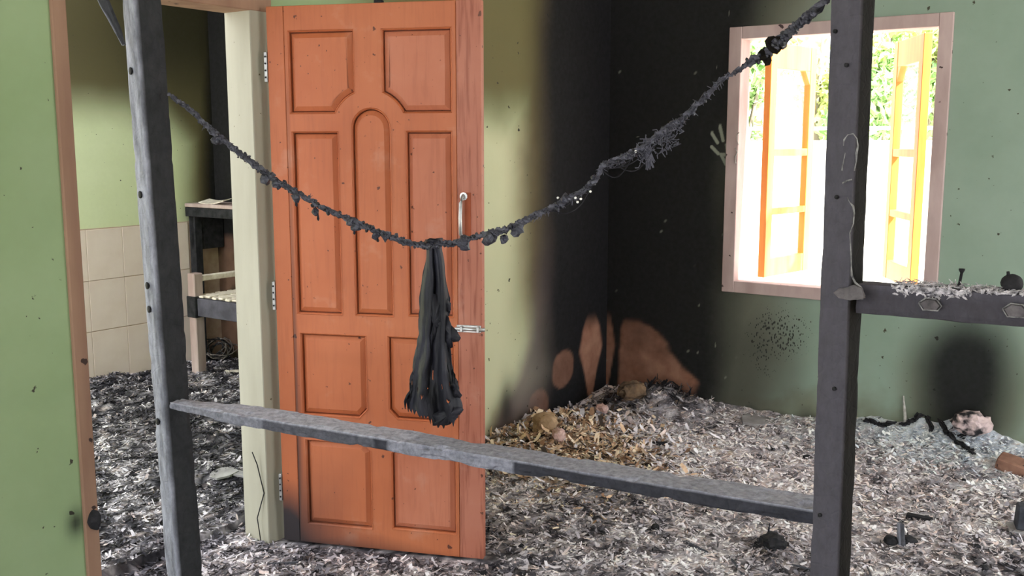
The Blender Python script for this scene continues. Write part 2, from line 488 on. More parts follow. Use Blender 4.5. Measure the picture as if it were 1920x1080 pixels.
# ------------------------------------------------------------------ walls
def door_wall_masks(S, Z):
    w = fbm(S * 3, Z * 2.2, 0, 11) ; w2 = fbm(S * 9, Z * 9, 0, 15)
    edge = np.interp(Z, [0, .12, .30, .40, .6, 1.4, 2.2, 2.9], [1.86, 1.86, 1.92, 1.90, 1.88, 1.84, 1.86, 1.7])
    q = S + 0.05 * w + 0.015 * w2
    soot = sstep(edge - 0.26, edge + 0.14, q)
    haze_e = np.interp(Z, [0, .1, .3, .5, .8, 1.2, 1.6, 2.2], [1.33, 1.38, 1.55, 1.68, 1.74, 1.80, 1.8, 1.8])
    haze = 0.85 * sstep(haze_e - 0.06, haze_e + 0.13, q) * (1 - sstep(.75, 1.3, Z) * 0.7)
    scorch = 0.85 * sstep(1.45, 1.80, Z + 0.08 * w) * sstep(0.2, 0.8, S)
    scorch = np.maximum(scorch, 0.9 * sstep(1.45, 1.80, q) * sstep(.35, .8, Z))
    # scorched streaks low down by the pile
    scorch = np.maximum(scorch, 0.8 * sstep(1.25, 1.5, q + 0.1 * w2) * (1 - sstep(.12, .3, Z)))
    soot = np.maximum(soot, 0.75 * np.exp(-(((S - 1.52) / .06) ** 2 + ((Z - .20) / .13) ** 2)) )
    bare = np.zeros_like(S)
    def blob(s, z, a, b, p=2.2):
        r = (np.abs((S - s + .01 * w2) / a) ** p + np.abs((Z - z + .02 * w2) / b) ** p)
        return 1 - sstep(.75, 1.15, r)
    bare = np.maximum(bare, 0.42 * blob(2.06, .28, .11, .10))
    tri = 1 - sstep(.8, 1.1, np.abs((S - 2.36) / np.maximum(.02, np.interp(Z, [.05, .2, .34, .46, .6], [.02, .07, .13, .10, .01]))) + 0.08 * w2)
    bare = np.maximum(bare, 0.75 * tri * (1 - sstep(.44, .56, Z)))
    bare = np.maximum(bare, 0.45 * blob(1.82, .12, .10, .10) * (.6 + .8 * w2))
    # the near part, left of the doorway, is only lightly marked
    left = S < -0.4
    soot = np.where(left, 0.0, soot)
    soot = np.maximum(soot, 0.9 * np.exp(-(((S + .80) / .03) ** 2 + ((Z - .33) / .045) ** 2)))
    haze = np.where(left, 0.0, haze); scorch = np.where(left, 0.0, scorch)
    pale_yellow = .85 * sstep(.35, .9, S) * (1 - sstep(1.45, 1.8, Z + .1 * w)) * (.8 + .2 * w)  # paint paler and yellower right of the hinge, below the scorch
    return {'soot': soot, 'haze': haze, 'scorch': scorch, 'bare': bare, 'scrape': np.zeros_like(S), 'pale_yellow': pale_yellow, 'spatter': np.zeros_like(S)}
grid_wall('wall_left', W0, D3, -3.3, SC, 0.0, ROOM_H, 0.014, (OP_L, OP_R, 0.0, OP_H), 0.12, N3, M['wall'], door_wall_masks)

WIN = (0.742, 1.765, 0.745, 2.07)                  # hole in the window wall
def win_wall_masks(S, Z):
    w = fbm(S * 3, Z * 2.2, 0, 31); w2 = fbm(S * 10, Z * 10, 0, 35)
    e = np.interp(Z, [0, .2, .4, .7, 1.2, 1.7, 2.2, 2.9], [.74, .82, .84, .82, .82, .86, .95, 1.25])
    q = S + 0.06 * w + 0.01 * w2
    soot = 1 - sstep(e - 0.22, e + 0.20, q)
    soot = np.maximum(soot, 0.55 * (1 - sstep(e, e + .45, q)) * (1 - sstep(.4, .9, Z)))
    soot *= 0.97
    # second burn under the window's right corner
    r = np.hypot((S - 1.93 + .03 * w) / .25, (Z - .42 + .03 * w) / np.where(Z > .42, .34, .55))
    soot = np.maximum(soot, 0.97 * (1 - sstep(.35, 1.28, r)))
    scorch = np.maximum(0.5 * (1 - sstep(.8, 1.5, r + .15 * w)) * (1 - sstep(.2, .8, Z)), 0.5 * (1 - sstep(e + .05, e + .40, q)))
    scorch = np.maximum(scorch, .55 * (1 - sstep(.10, .32, Z + .1 * w2)))
    soot = np.maximum(soot, .75 * (1 - sstep(.05, .16, Z + .05 * w2)) * (1 - sstep(1.2, 1.5, S)))
    # spatter of small black flecks below the window's left corner
    dens = np.exp(-(((S - 1.02) / .20) ** 2 + ((Z - .52) / .17) ** 2))
    dens = np.maximum(dens, .75 * np.exp(-(((S - .95) / .12) ** 2 + ((Z - .42) / .25) ** 2)))
    haze = np.zeros_like(S) + .25 * (1 - sstep(e + .1, e + .5, q))
    # bare plaster that spalled off beside the corner
    lo = np.interp(Z, [0, .15, .3, .5, .52], [.07, .085, .085, .11, .16]); hi = np.interp(Z, [.1, .2, .25, .36, .44, .505], [.56, .56, .50, .40, .33, .20])
    bare = sstep(-.012, .012, S - lo + .012 * w2) * sstep(-.03, .02, hi - S + .04 * w2) * (1 - sstep(.47, .52, Z)) * (0.68 + .30 * w2) * (1 - .35 * sstep(.25, .5, Z))
    tri = 1 - sstep(.75, 1.1, S / np.maximum(.015, np.interp(Z, [.05, .2, .34, .42, .6], [.01, .035, .06, .045, .01])))
    bare = np.maximum(bare, 0.7 * tri * (1 - sstep(.42, .55, Z)))
    sc = np.zeros_like(S)
    k = 1 / 7.71
    def pt(x, y): return win_bz(1300 + x * k, 200 + y * k)
    for a, b in (((385, 290), (430, 490)), ((270, 390), (350, 520)), ((265, 580), (360, 680)), ((510, 300), (515, 370)), ((480, 550), (500, 690)), ((400, 690), (470, 830)), ((430, 690), (500, 700))):
        sc = np.maximum(sc, seg_mask(S, Z, pt(*a), pt(*b), .011))
    chips = vnoise(S * 50, Z * 50, 0, 77)
    sc = np.maximum(sc, .6 * sstep(.95, .98, chips) * (1 - sstep(.6, .9, S)))
    soot = np.where(sc > .3, soot * .4, soot)
    return {'soot': np.clip(soot, 0, 1), 'haze': haze, 'scorch': scorch, 'bare': np.clip(bare, 0, 1), 'scrape': sc * .75, 'spatter': np.clip(dens * 1.15, 0, 1)}
grid_wall('wall_right', CORNER, B3, 0.0, 4.2, 0.0, ROOM_H, 0.012, WIN, 0.12, D3, M['wall_shaded'], win_wall_masks, [(.58, .735, .0035)], [(1.34, 1.56, .004)])

# ---- back room: far wall parallel to the door wall, side wall parallel to the window wall
PB = at_z(230, 695, 0.06); PB.z = 0
BACK_N = N3
SB = 0.785                                          # its corner, along D3 from PB
def back_sz(u, v):
    q = on_plane(u, v, PB, N3); return (q - PB).dot(D3), q.z
def back_masks(S, Z):
    w = fbm(S * 2, Z * 2, 0, 61)
    z_e = 1.58 - 0.32 * sstep(.35, .75, S)
    scorch = 0.92 * sstep(z_e - .05, z_e + .30, Z + .06 * w)
    scorch = np.maximum(scorch, .95 * sstep(.46, .72, S + .05 * w))
    soot = 0.80 * sstep(1.45, 2.2, Z + .08 * w) * (0.45 + .5 * sstep(-.1, .5, S))
    soot = np.maximum(soot, 0.98 * sstep(.62, .80, S + .05 * w))
    z = np.zeros_like(S)
    return {'soot': soot, 'scorch': scorch, 'haze': z, 'bare': z, 'scrape': z}
wb = grid_wall('wall_back', PB, D3, -2.6, SB, 0.0, ROOM_H, 0.03, None, 0.12, N3, M['wall_back'], back_masks)
def side_masks(S, Z):
    o = np.ones_like(S); z = np.zeros_like(S)
    return {'soot': o * .98 - .25 * (Z < .8), 'scorch': o, 'haze': z, 'bare': .25 * (Z < .9) * (fbm(S * 5, Z * 5, 0, 8) > 0), 'scrape': z}
SIDE0 = PB + D3 * SB
WIDTH_B = (W0 - PB).dot(-N3)
ws = grid_wall('wall_side', SIDE0, B3, 0.0, WIDTH_B - .12, 0.0, ROOM_H, 0.05, None, 0.12, D3, M['wall_back'], side_masks)

# tiles on the back room walls: every tile is a piece
tile_mesh = None
def tile_rows(origin, xd, s_from, s_to, nd, parent, phase):
    global tile_mesh
    TW, THh = 0.248, 0.316
    if tile_mesh is None:
        bm = box_bm(.0015, TW - .0015, -.010, .004, .0015, THh - .0015, .0012)
        bmesh.ops.recalc_face_normals(bm, faces=bm.faces)
        tile_mesh = bpy.data.meshes.new('tile'); bm.to_mesh(tile_mesh); bm.free(); tile_mesh.materials.append(M['tile'])
    n0 = math.floor((s_from - phase) / TW); 
    for i in range(n0, n0 + 40):
        s = phase + i * TW
        if s + TW > s_to + .002: break
        if s < s_from - .02: continue
        for r in range(3):
            o = bpy.data.objects.new('tile', tile_mesh); col.objects.link(o)
            o.matrix_world = frame_mat(Vector(origin) + Vector(xd) * s + Vector((0, 0, .028 + r * .318)) + Vector((0, 0, random.uniform(-.0008, .0008))), xd)
            o.parent = parent
tile_rows(PB, D3, -1.2, SB, N3, wb, 0.046 - .248 * 5)
bm = box_bm(-1.2, SB, -.006, .004, 0, .985)
g_ = bm_obj('grout_bed', bm, M['grout'], None); g_.matrix_world = frame_mat(PB, D3); g_.parent = wb

# ceiling: covers the main room and part of the back room
def slab(name, pts, z0, z1, mat):
    n = len(pts); v = [(p.x, p.y, z0) for p in pts] + [(p.x, p.y, z1) for p in pts]
    f = [tuple(range(n))[::-1], tuple(range(n, 2 * n))] + [(i, (i + 1) % n, n + (i + 1) % n, n + i) for i in range(n)]
    return structure(mesh_obj(name, v, f, mat))
REAR = 7.6
slab('ceiling', [W0 + N3 * .12 + D3 * (SC - REAR), W0 + N3 * .12 + D3 * (SC + .12), CORNER + B3 * 5.9 + D3 * .12, CORNER + B3 * 5.9 - D3 * REAR], ROOM_H + .002, ROOM_H + .1, M['ceiling'])
slab('ceiling', [PB + D3 * (-.02) + N3 * .12, PB + D3 * (SB + .12) + N3 * .12, W0 + D3 * (SC + .12) + N3 * .121, W0 + D3 * (-.55) + N3 * .121], ROOM_H + .002, ROOM_H + .1, M['ceiling'])
slab('wall_far', [CORNER + B3 * 4.2 - D3 * 2.5, CORNER + B3 * 4.32 - D3 * 2.5, CORNER + B3 * 4.32 - D3 * REAR, CORNER + B3 * 4.2 - D3 * REAR], 0, ROOM_H, M['raw_wall'])
slab('floor', [Vector((-7, -4, 0)), Vector((7, -4, 0)), Vector((7, 9.5, 0)), Vector((-7, 9.5, 0))], -.2, 0.0, M['floor'])

slab('floor', [PB + D3 * (-4.2) - N3 * .02, PB + D3 * (-.8) - N3 * .02, PB + D3 * (-.8) - N3 * .9, PB + D3 * (-4.2) - N3 * .9], .001, .03, M['ground'])  # pale slab added out of view to bounce sunlight into the back room
# ------------------------------------------------------------------ door frame
def wall_piece(name, s0, s1, y0, y1, z0, z1, mat, parent, bev=.003):
    o = bm_obj(name, box_bm(s0, s1, y0, y1, z0, z1, bev), mat); o.matrix_world = frame_mat(W0, D3); o.parent = parent; return o
tr = bpy.data.objects.new('trim_1', None); col.objects.link(tr); structure(tr)
tr['label'] = 'wooden door frame around the open doorway, pinkish at left and cream at right'
def pix_s(u, v, off=-.012): return (on_plane(u, v, W0 + N3 * off, N3) - W0).dot(D3)
jl0, jl1 = pix_s(131, 540), pix_s(158, 540)
jr0, jr1 = pix_s(487, 540), pix_s(511, 540) + .028
wall_piece('jamb', jl0, jl1, -.012, .125, 0, 2.03, M['frame_pink'], tr)['label'] = 'pinkish bare wood left jamb'
wall_piece('jamb', jr0, jr1, -.012, .125, 0, 2.03, M['frame_cream'], tr)['label'] = 'cream painted right jamb'
lz = on_plane(437, 16, W0, N3).z
wall_piece('lintel', jl1, jr1 + .012, -.014, .125, lz, lz + .052, M['frame_pink'], tr)
k_ = rock('charred_knot', W0 + D3 * (jl0 + .028) - N3 * .014 + Vector((0, 0, .325)), (.026, .018, .032), M['lump'], 5, .4, 2); k_.parent = tr

# ------------------------------------------------------------------ door leaf
DM = frame_mat(HINGE, DOORDIR)                       # local x across, y into the door, z up
DW = (FREE - HINGE).length
door = bpy.data.objects.new('door_1', None); col.objects.link(door); door.matrix_world = DM
structure(door); door['label'] = 'open orange panelled wooden door with arched centre panel'; door['category'] = 'door'
DZ0, DZ1, DT = .012, 1.978, .036
SX0, SX1 = .066, .694
def door_part(name, bm, mat, parent=None, darkf=None):
    o = bm_obj(name, bm, mat); o.parent = parent or door
    if darkf:
        a = o.data.attributes.new('soot', 'FLOAT', 'POINT')
        a.data.foreach_set('value', [darkf(v.co) for v in o.data.vertices])
    return o
def lowsoot(co):
    r = math.hypot((co.x - .0) / .16, (co.z - .03) / .20)
    return float(max(0, min(1, 1.75 - r * 1.5)))
def fine_box(x0, x1, y0, y1, z0, z1, bev, cut):
    bm = box_bm(x0, x1, y0, y1, z0, z1, bev)
    z = z0 + cut
    while z < min(z1, .55):
        bmesh.ops.bisect_plane(bm, geom=bm.verts[:] + bm.edges[:] + bm.faces[:], plane_co=(0, 0, z), plane_no=(0, 0, 1)); z += cut
    x = x0 + cut
    while x < x1:
        bmesh.ops.bisect_plane(bm, geom=bm.verts[:] + bm.edges[:] + bm.faces[:], plane_co=(x, 0, 0), plane_no=(1, 0, 0)); x += cut
    return bm
door_part('stile', fine_box(0, SX0 - .0008, 0, DT, DZ0, DZ1, .002, .02), M['door'], darkf=lowsoot)
door_part('stile', box_bm(SX1 + .0008, DW, 0, DT, DZ0, DZ1, .002), M['door_grain'])['label'] = 'lock stile worn to bare grain'
ARC = (.377, 1.545)
def arc_pts(cx, cz, r, a0, a1, n):
    return [(cx + r * math.cos(a0 + (a1 - a0) * i / n), cz + r * math.sin(a0 + (a1 - a0) * i / n)) for i in range(n + 1)]
ra = .137
aL0 = math.acos((.330 - ARC[0]) / ra); aL1 = math.pi - math.asin((1.603 - ARC[1]) / ra)
aR0 = math.asin((1.603 - ARC[1]) / ra); aR1 = math.acos((.424 - ARC[0]) / ra)
PAN = {
 'top_left':  [(.076, 1.896), (.076, 1.603)] + arc_pts(*ARC, ra, aL1, aL0, 8) + [(.330, 1.896)],
 'top_right': [(.424, 1.894)] + arc_pts(*ARC, ra, aR1, aR0, 8) + [(.682, 1.603), (.682, 1.894)],
 'arch':      [(.306, .886), (.459, .886)] + arc_pts(.3825, 1.552, .0765, 0, math.pi, 14),
 'mid_left':  [(.080, 1.547), (.080, .884), (.264, .884), (.264, 1.547)],
 'mid_right': [(.507, 1.548), (.507, .892), (.682, .892), (.682, 1.548)],
 'low_left':  [(.088, .820), (.088, .505), (.318, .505), (.352, .540), (.352, .820)],
 'low_right': [(.426, .822), (.426, .545), (.460, .510), (.684, .510), (.684, .822)],
 'base_left': [(.096, .418), (.096, .082), (.362, .082), (.362, .388), (.330, .418)],
 'base_right':[(.464, .418), (.432, .386), (.432, .092), (.687, .092), (.687, .418)],
}
def area2(p): return sum(p[i][0] * p[(i + 1) % len(p)][1] - p[(i + 1) % len(p)][0] * p[i][1] for i in range(len(p)))
for k in PAN:
    if area2(PAN[k]) < 0: PAN[k] = PAN[k][::-1]
def inset(p, d):
    n = len(p); out = []
    for i in range(n):
        a = Vector(p[i - 1]); b = Vector(p[i]); c2 = Vector(p[(i + 1) % n])
        e1 = (b - a).normalized(); e2 = (c2 - b).normalized()
        n1 = Vector((-e1.y, e1.x)); n2 = Vector((-e2.y, e2.x))
        m = (n1 + n2); m.normalize(); k = d / max(.35, m.dot(n1))
        q = b + m * k; out.append((q.x, q.y))
    return out
# frame with the openings cut out of it
cu = bpy.data.curves.new('rails', 'CURVE'); cu.dimensions = '2D'; cu.fill_mode = 'BOTH'
cu.extrude = .008; cu.bevel_depth = .0022; cu.bevel_resolution = 1
def spline(pts):
    sp = cu.splines.new('POLY'); sp.points.add(len(pts) - 1)
    for q, p in zip(sp.points, pts): q.co = (p[0], p[1], 0, 1)
    sp.use_cyclic_u = True
spline([(SX0 + .0022, DZ0 + .002), (SX1 - .0022, DZ0 + .002), (SX1 - .0022, DZ1 - .002), (SX0 + .0022, DZ1 - .002)])
for p in PAN.values(): spline(inset(p, .0022))
tmp = bpy.data.objects.new('tmp', cu); col.objects.link(tmp)
dg = bpy.context.evaluated_depsgraph_get()
me = bpy.data.meshes.new_from_object(tmp.evaluated_get(dg))
bpy.data.objects.remove(tmp); bpy.data.curves.remove(cu)
bm = bmesh.new(); bm.from_mesh(me); bpy.data.meshes.remove(me)
for v in bm.verts: v.co = Vector((v.co.x, .0102 - v.co.z, v.co.y))
bmesh.ops.remove_doubles(bm, verts=bm.verts, dist=1e-5)
me = bpy.data.meshes.new('rails'); bmesh.ops.recalc_face_normals(bm, faces=bm.faces); bm.to_mesh(me); bm.free(); me.materials.append(M['door'])
ro = bpy.data.objects.new('rails', me); col.objects.link(ro); ro.parent = door
a = me.attributes.new('soot', 'FLOAT', 'POINT'); a.data.foreach_set('value', [lowsoot(v.co) for v in me.vertices])
door_part('core', box_bm(SX0, SX1, .0185, DT, DZ0, DZ1), M['door_groove'])
def panel(key, mat):
    p = inset(PAN[key], -.001)
    loops = [(p, .0185), (inset(p, .011), .0185), (inset(p, .014), .0125), (inset(p, .030), .0045), (inset(p, .034), .0045)]
    bm = bmesh.new(); rows = []
    for q, y in loops: rows.append([bm.verts.new((x, y, z)) for x, z in q])
    n = len(p)
    for r0, r1 in zip(rows[:-1], rows[1:]):
        for i in range(n): bm.faces.new((r0[i], r0[(i + 1) % n], r1[(i + 1) % n], r1[i]))
    bm.faces.new(rows[-1])
    bmesh.ops.triangulate(bm, faces=[f for f in bm.faces if len(f.verts) > 4])
    o = door_part('panel', bm, mat, darkf=lambda co: max(lowsoot(co), .55 if co.y > .015 else 0))  # recessed rim of each panel set darker than its raised field
    mb = bmesh.new(); r = []
    for q, y in ((p, .004), (inset(p, .0045), -.0025), (inset(p, .009), .004), (inset(p, .0095), .0185)):
        r.append([mb.verts.new((x, y, z)) for x, z in q])
    for r0, r1 in zip(r[:-1], r[1:]):
        for i in range(n): mb.faces.new((r0[i], r0[(i + 1) % n], r1[(i + 1) % n], r1[i]))
    m2 = door_part('moulding', mb, M['door'], o, lowsoot)
    return o
for k in PAN: panel(k, M['door_pale'] if k in ('top_right', 'mid_right', 'base_right') else M['door'])
# hinges, pull handle, bolt
for z in (1.77, .95, .22):
    bm = box_bm(-.012, -.001, -.004, .03, z - .052, z + .052, .001)
    h = door_part('hinge', bm, M['metal'])
    for k in range(4):
        b2 = bmesh.new(); bmesh.ops.create_cone(b2, cap_ends=True, segments=8, radius1=.0035, radius2=.003, depth=.003)
        for v in b2.verts: v.co = Vector((v.co.x - .0065, v.co.z - .0045, v.co.y + z - .036 + k * .024))
        s = bm_obj('screw', b2, M['lump']); s.parent = h
hd = bpy.data.objects.new('pull_handle', None); col.objects.link(hd); hd.parent = door; hd['label'] = 'chrome pull handle on worn mounting plate'
bm = box_bm(.722, .744, -.003, .001, 1.17, 1.335, .001); bm_obj('mounting_plate', bm, M['door_groove'], hd)
tube([(.718, -.002, 1.325), (.718, -.016, 1.318), (.716, -.030, 1.30), (.715, -.034, 1.25), (.715, -.030, 1.195), (.718, -.016, 1.180), (.718, -.002, 1.173)], .0065, 8, 'grip', M['metal'], hd)
b2 = bmesh.new(); bmesh.ops.create_cone(b2, cap_ends=True, segments=10, radius1=.014, radius2=.012, depth=.006)
for v in b2.verts: v.co = Vector((v.co.x + .719, v.co.z - .002, v.co.y + 1.322))
bm_obj('rosette', b2, M['metal'], hd)
bo = bpy.data.objects.new('slide_bolt', None); col.objects.link(bo); bo.parent = door; bo['label'] = 'steel slide bolt near the free edge'
bm_obj('bolt_plate', box_bm(.690, DW - .004, -.003, .001, .846, .872, .001), M['metal'], bo)
tube([(.686, -.009, .859), (DW + .012, -.009, .859)], .0065, 8, 'bolt_rod', M['metal'], bo)
for x in (.705, .765): bm_obj('keeper', box_bm(x, x + .008, -.017, .0, .848, .870, .002), M['metal'], bo)
# stop block seen on top of the door
bm_obj('hook', box_bm(.40, .43, .006, .03, DZ1 - .001, DZ1 + .012, .003), M['lump'], door)

# ------------------------------------------------------------------ window
win = bpy.data.objects.new('window_1', None); col.objects.link(win)
WM = frame_mat(CORNER, B3)                           # local x along wall, y = D3 out of the room, z up
win.matrix_world = WM; structure(win)
win['label'] = 'window with pale pink wooden frame and two open orange sashes'; win['category'] = 'window'
def wpart(name, bm, mat, parent=None):
    o = bm_obj(name, bm, mat); o.parent = parent or win; return o
b0, b1, z0w, z1w = .712, 1.797, .715, 2.098
ft = .068
wpart('frame_board', box_bm(b0, b0 + ft, -.018, .11, z0w, z1w, .003), M['win_frame'])
wpart('frame_board', box_bm(b1 - ft + .006, b1, -.018, .11, z0w, z1w, .003), M['win_frame'])
wpart('frame_board', box_bm(b0 + ft, b1 - ft + .006, -.016, .11, z1w - .062, z1w, .003), M['win_frame'])
wpart('frame_board', box_bm(b0 + ft, b1 - ft + .006, -.016, .11, z0w, z0w + .062, .003), M['win_frame'])
# pale smear of the handprint carried on to the frame
def wp_loc(u, v, off=-.0195):
    q = on_plane(u, v, CORNER + D3 * off, D3); return ((q - CORNER).dot(B3), off, q.z)
k = 1 / 7.71
tube([wp_loc(1300 + x * k, 200 + y * k) for x, y in ((665, 370), (630, 415), (630, 480), (655, 550))], .0025, 5, 'smear', M['drip'], win)
tube([wp_loc(1300 + x * k, 200 + y * k) for x, y in ((605, 600), (640, 660), (600, 730), (615, 820))], .0030, 5, 'smear', M['drip'], win)

SW, SZ0, SZ1 = .48, .785, 2.028
def sash(hinge_b, direction, side):
    """one casement sash: stiles, rails, three panes (the top one with clipped corners)"""
    e = bpy.data.objects.new('sash', None); col.objects.link(e)
    m = frame_mat(CORNER + B3 * hinge_b + D3 * .15, direction); e.matrix_world = m
    e.parent = win; e.matrix_parent_inverse = WM.inverted()
    e['label'] = 'orange wooden casement sash swung open, hinged at the ' + side
    t0, t1 = -.02, .02; st = .062
    def sp(name, bm, mat): return wpart(name, bm, mat, e)
    sp('stile', box_bm(0, st, t0, t1, SZ0, SZ1, .002), M['sash'])
    sp('stile', box_bm(SW - st, SW, t0, t1, SZ0, SZ1, .002), M['sash'])
    zs = [SZ0, SZ0 + .10, 1.12, 1.155, 1.435, 1.475, SZ1 - .13, SZ1]
    for a_, b_ in ((0, 1), (2, 3), (4, 5), (6, 7)):
        sp('rail', box_bm(st, SW - st, t0 + .002, t1 - .002, zs[a_], zs[b_], .002), M['sash'])
    for sx in (1,):                                   # the clipped top corner, on the free side
        bm = bmesh.new(); x0 = st if sx == 0 else SW - st; d = .055 if sx == 0 else -.055; zt = SZ1 - .13
        vv = [bm.verts.new((x, y, z)) for y in (t0 + .003, t1 - .003) for x, z in ((x0, zt), (x0 + d, zt), (x0, zt - .075))]
        bm.faces.new(vv[:3]); bm.faces.new(vv[3:][::-1])
        for i in range(3): bm.faces.new((vv[i], vv[(i + 1) % 3], vv[3 + (i + 1) % 3], vv[3 + i]))
        sp('corner_block', bm, M['sash'])
    for a_, b_ in ((1, 2), (3, 4), (5, 6)):
        sp('pane', box_bm(st - .004, SW - st + .004, -.002, .002, zs[a_] - .004, zs[b_] + .004), M['glass'])
    return e
def rot2(v, a): return Vector((v.x * math.cos(a) - v.y * math.sin(a), v.x * math.sin(a) + v.y * math.cos(a), 0))
sash(.865, rot2(B3, math.radians(80)), 'left')
sash(1.655, rot2(-B3, -math.radians(60)), 'right')

# ------------------------------------------------------------------ outside
bw_o = CORNER + D3 * 4.6
bw = mesh_obj('boundary_wall', *(lambda bm: ([v.co for v in bm.verts], [[v.index for v in f.verts] for f in bm.faces]))((lambda b: (b.verts.index_update(), b)[1])(box_bm(-4, 9, 0, .15, 0, 1.535, .01))), M['white'])
bw.matrix_world = frame_mat(bw_o, B3)
tag(bw, 'white masonry boundary wall standing across the yard outside the window', 'wall')
slab('ground', [Vector((-14, -12, 0)), Vector((16, -12, 0)), Vector((16, 22, 0)), Vector((-14, 22, 0))], -.4, -.201, M['ground'])
yd = slab('terrace', [CORNER + D3 * .13 - B3 * 4, CORNER + D3 * 12 - B3 * 4, CORNER + D3 * 12 + B3 * 10, CORNER + D3 * .13 + B3 * 10], -.19, .004, M['ground'])

def leaf_cloud(name, mat, centres, n, size, parent, seed):
    r = np.random.default_rng(seed)
    cs = np.array([c_[:3] for c_ in centres]); rs = np.array([c_[3] for c_ in centres])
    w = r.integers(0, len(cs), n)
    d = r.normal(size=(n, 3)); d /= np.linalg.norm(d, axis=1)[:, None]
    p = cs[w] + d * (rs[w] * r.random(n) ** .45)[:, None] * [1, 1, .85]
    a = r.normal(size=(n, 3)); a /= np.linalg.norm(a, axis=1)[:, None]
    b = np.cross(a, r.normal(size=(n, 3))); b /= np.linalg.norm(b, axis=1)[:, None]
    s = size * r.uniform(.6, 1.3, n)[:, None]
    nn = np.cross(a, b) * s * .15
    V = np.stack([p - a * s, p + b * s * .42 + nn, p + a * s, p - b * s * .42 + nn], 1).reshape(-1, 3)
    F = np.arange(4 * n).reshape(n, 4).tolist()
    o = mesh_obj(name, V.tolist(), F, mat, parent); o['kind'] = 'stuff'; return o
def tree(az_px, dist, h, crown_r, mat, label, seed, cat='tree', n=3600, leaf=.075):
    r = ray(az_px, 270); p = Vector((r.x / r.y * dist, dist, 0))
    rr = random.Random(seed)
    t = thing('tree', label, cat, p, 'trees beyond the boundary wall')
    tube([(0, 0, 0), (.05, .02, h * .3), (-.03, .05, h * .55), (.04, 0, h * .85)], [.10, .08, .06, .03], 8, 'trunk', M['bark'], t)
    cs = []
    for i in range(9):
        a = rr.uniform(0, 6.28); q = rr.uniform(.1, 1) * crown_r
        cs.append((math.cos(a) * q, math.sin(a) * q, h * rr.uniform(.42, .98), crown_r * rr.uniform(.35, .6)))
    for c_ in cs[:5]:
        tube([(0, 0.02, h * .35), (c_[0] * .5, c_[1] * .5, (h * .4 + c_[2]) / 2), c_[:3]], [.04, .025, .01], 5, 'branch', M['bark'], t)
    leaf_cloud('crown', mat, cs, n, leaf, t, seed)
    return t
tree(1395, 11.5, 3.6, .75, M['leaf'], 'leafy green tree seen through the left edge of the window', 1)
tree(1530, 12.5, 3.3, .85, M['leaf_yellow'], 'pale yellow-green tree beyond the wall, just left of the charred post', 2, n=1500)
tree(1660, 11.8, 2.5, .6, M['leaf'], 'low green tree beyond the wall, between charred post and right sash', 3)
tree(1740, 13.0, 3.9, .8, M['leaf_yellow'], 'yellow-green tree behind the right window sash', 4, n=2400)
tree(1600, 14.5, 4.4, 1.0, M['leaf'], 'tall thin-leaved tree behind the charred post', 6, n=1800)
tree(1815, 12.2, 3.2, .7, M['leaf'], 'green tree at the right edge of the window view', 8)
r0_ = ray(1600, 270); pp = Vector((r0_.x / r0_.y * 10.2, 10.2, 0))
pr = thing('yard_rail', 'thin grey pipe rail running above the boundary wall', 'pipe', pp)
tube([Vector((-2, .6, 1.66)), Vector((2.5, -.8, 1.66))], .02, 8, 'pipe', M['metal'], pr)
for x in (-1.2, .1, 1.6): tube([Vector((x, .6 - (x + 2) * 1.4 / 4.5, 0)), Vector((x, .6 - (x + 2) * 1.4 / 4.5, 1.66))], .018, 8, 'upright', M['metal'], pr)

# ------------------------------------------------------------------ ash bed, flakes
def H(x, y):
    x = np.asarray(x, float); y = np.asarray(y, float)
    dd = -((x - CORNER.x) * D3.x + (y - CORNER.y) * D3.y)         # from the window wall
    dw = -((x - W0.x) * N3.x + (y - W0.y) * N3.y)                 # from the door wall
    along = (x - CORNER.x) * B3.x + (y - CORNER.y) * B3.y
    h = .016 + .020 * fbm(x * 3, y * 3, 0, 91) + .012 * fbm(x * 11, y * 11, 0, 93)
    h = h + .075 * np.exp(-np.clip(dd, 0, 9) / .35) * (dw > -.05)
    def g(cx, cy, sx, sy, a, rot=0.0):
        u = (x - cx) * math.cos(rot) + (y - cy) * math.sin(rot); v = -(x - cx) * math.sin(rot) + (y - cy) * math.cos(rot)
        return a * np.exp(-(u / sx) ** 2 - (v / sy) ** 2)
    p1 = at_z(1040, 800, .1); h = h + g(p1.x, p1.y, .30, .42, .10, math.radians(-35)) * (1 + .4 * fbm(x * 9, y * 9, 0, 95))
    p2 = at_z(1235, 750, .1); h = h + g(p2.x, p2.y, .24, .17, .10, math.radians(-35)) * (1 + .5 * fbm(x * 12, y * 12, 0, 97))
    p3 = at_z(1770, 812, .1); h = h + g(p3.x, p3.y, .38, .18, .12, math.radians(-35)) * (1 + .4 * fbm(x * 10, y * 10, 0, 99))
    p4 = at_z(1840, 795, .1); h = h + g(p4.x, p4.y, .12, .10, .07)
    h = h + .05 * (dw < -.2) * (.5 + fbm(x * 4, y * 4, 0, 101))
    # kept low along the door leaf
    du = (x - HINGE.x) * DOORDIR.x + (y - HINGE.y) * DOORDIR.y; dv = (x - HINGE.x) * -DOORDIR.y + (y - HINGE.y) * DOORDIR.x
    near = np.exp(-np.clip(np.abs(dv) - .03, 0, 9) ** 2 / .02) * sstep(-.2, -.05, du) * (1 - sstep(DW + .03, DW + .15, du))
    return np.maximum(.003, h * (1 - .85 * near))
def Hs(p): return float(H(p.x, p.y))
def ground(u, v):
    z = 0.0
    for _ in range(14):
        p = at_z(u, v, z); z = .5 * z + .5 * float(H(p.x, p.y))
    return at_z(u, v, z)
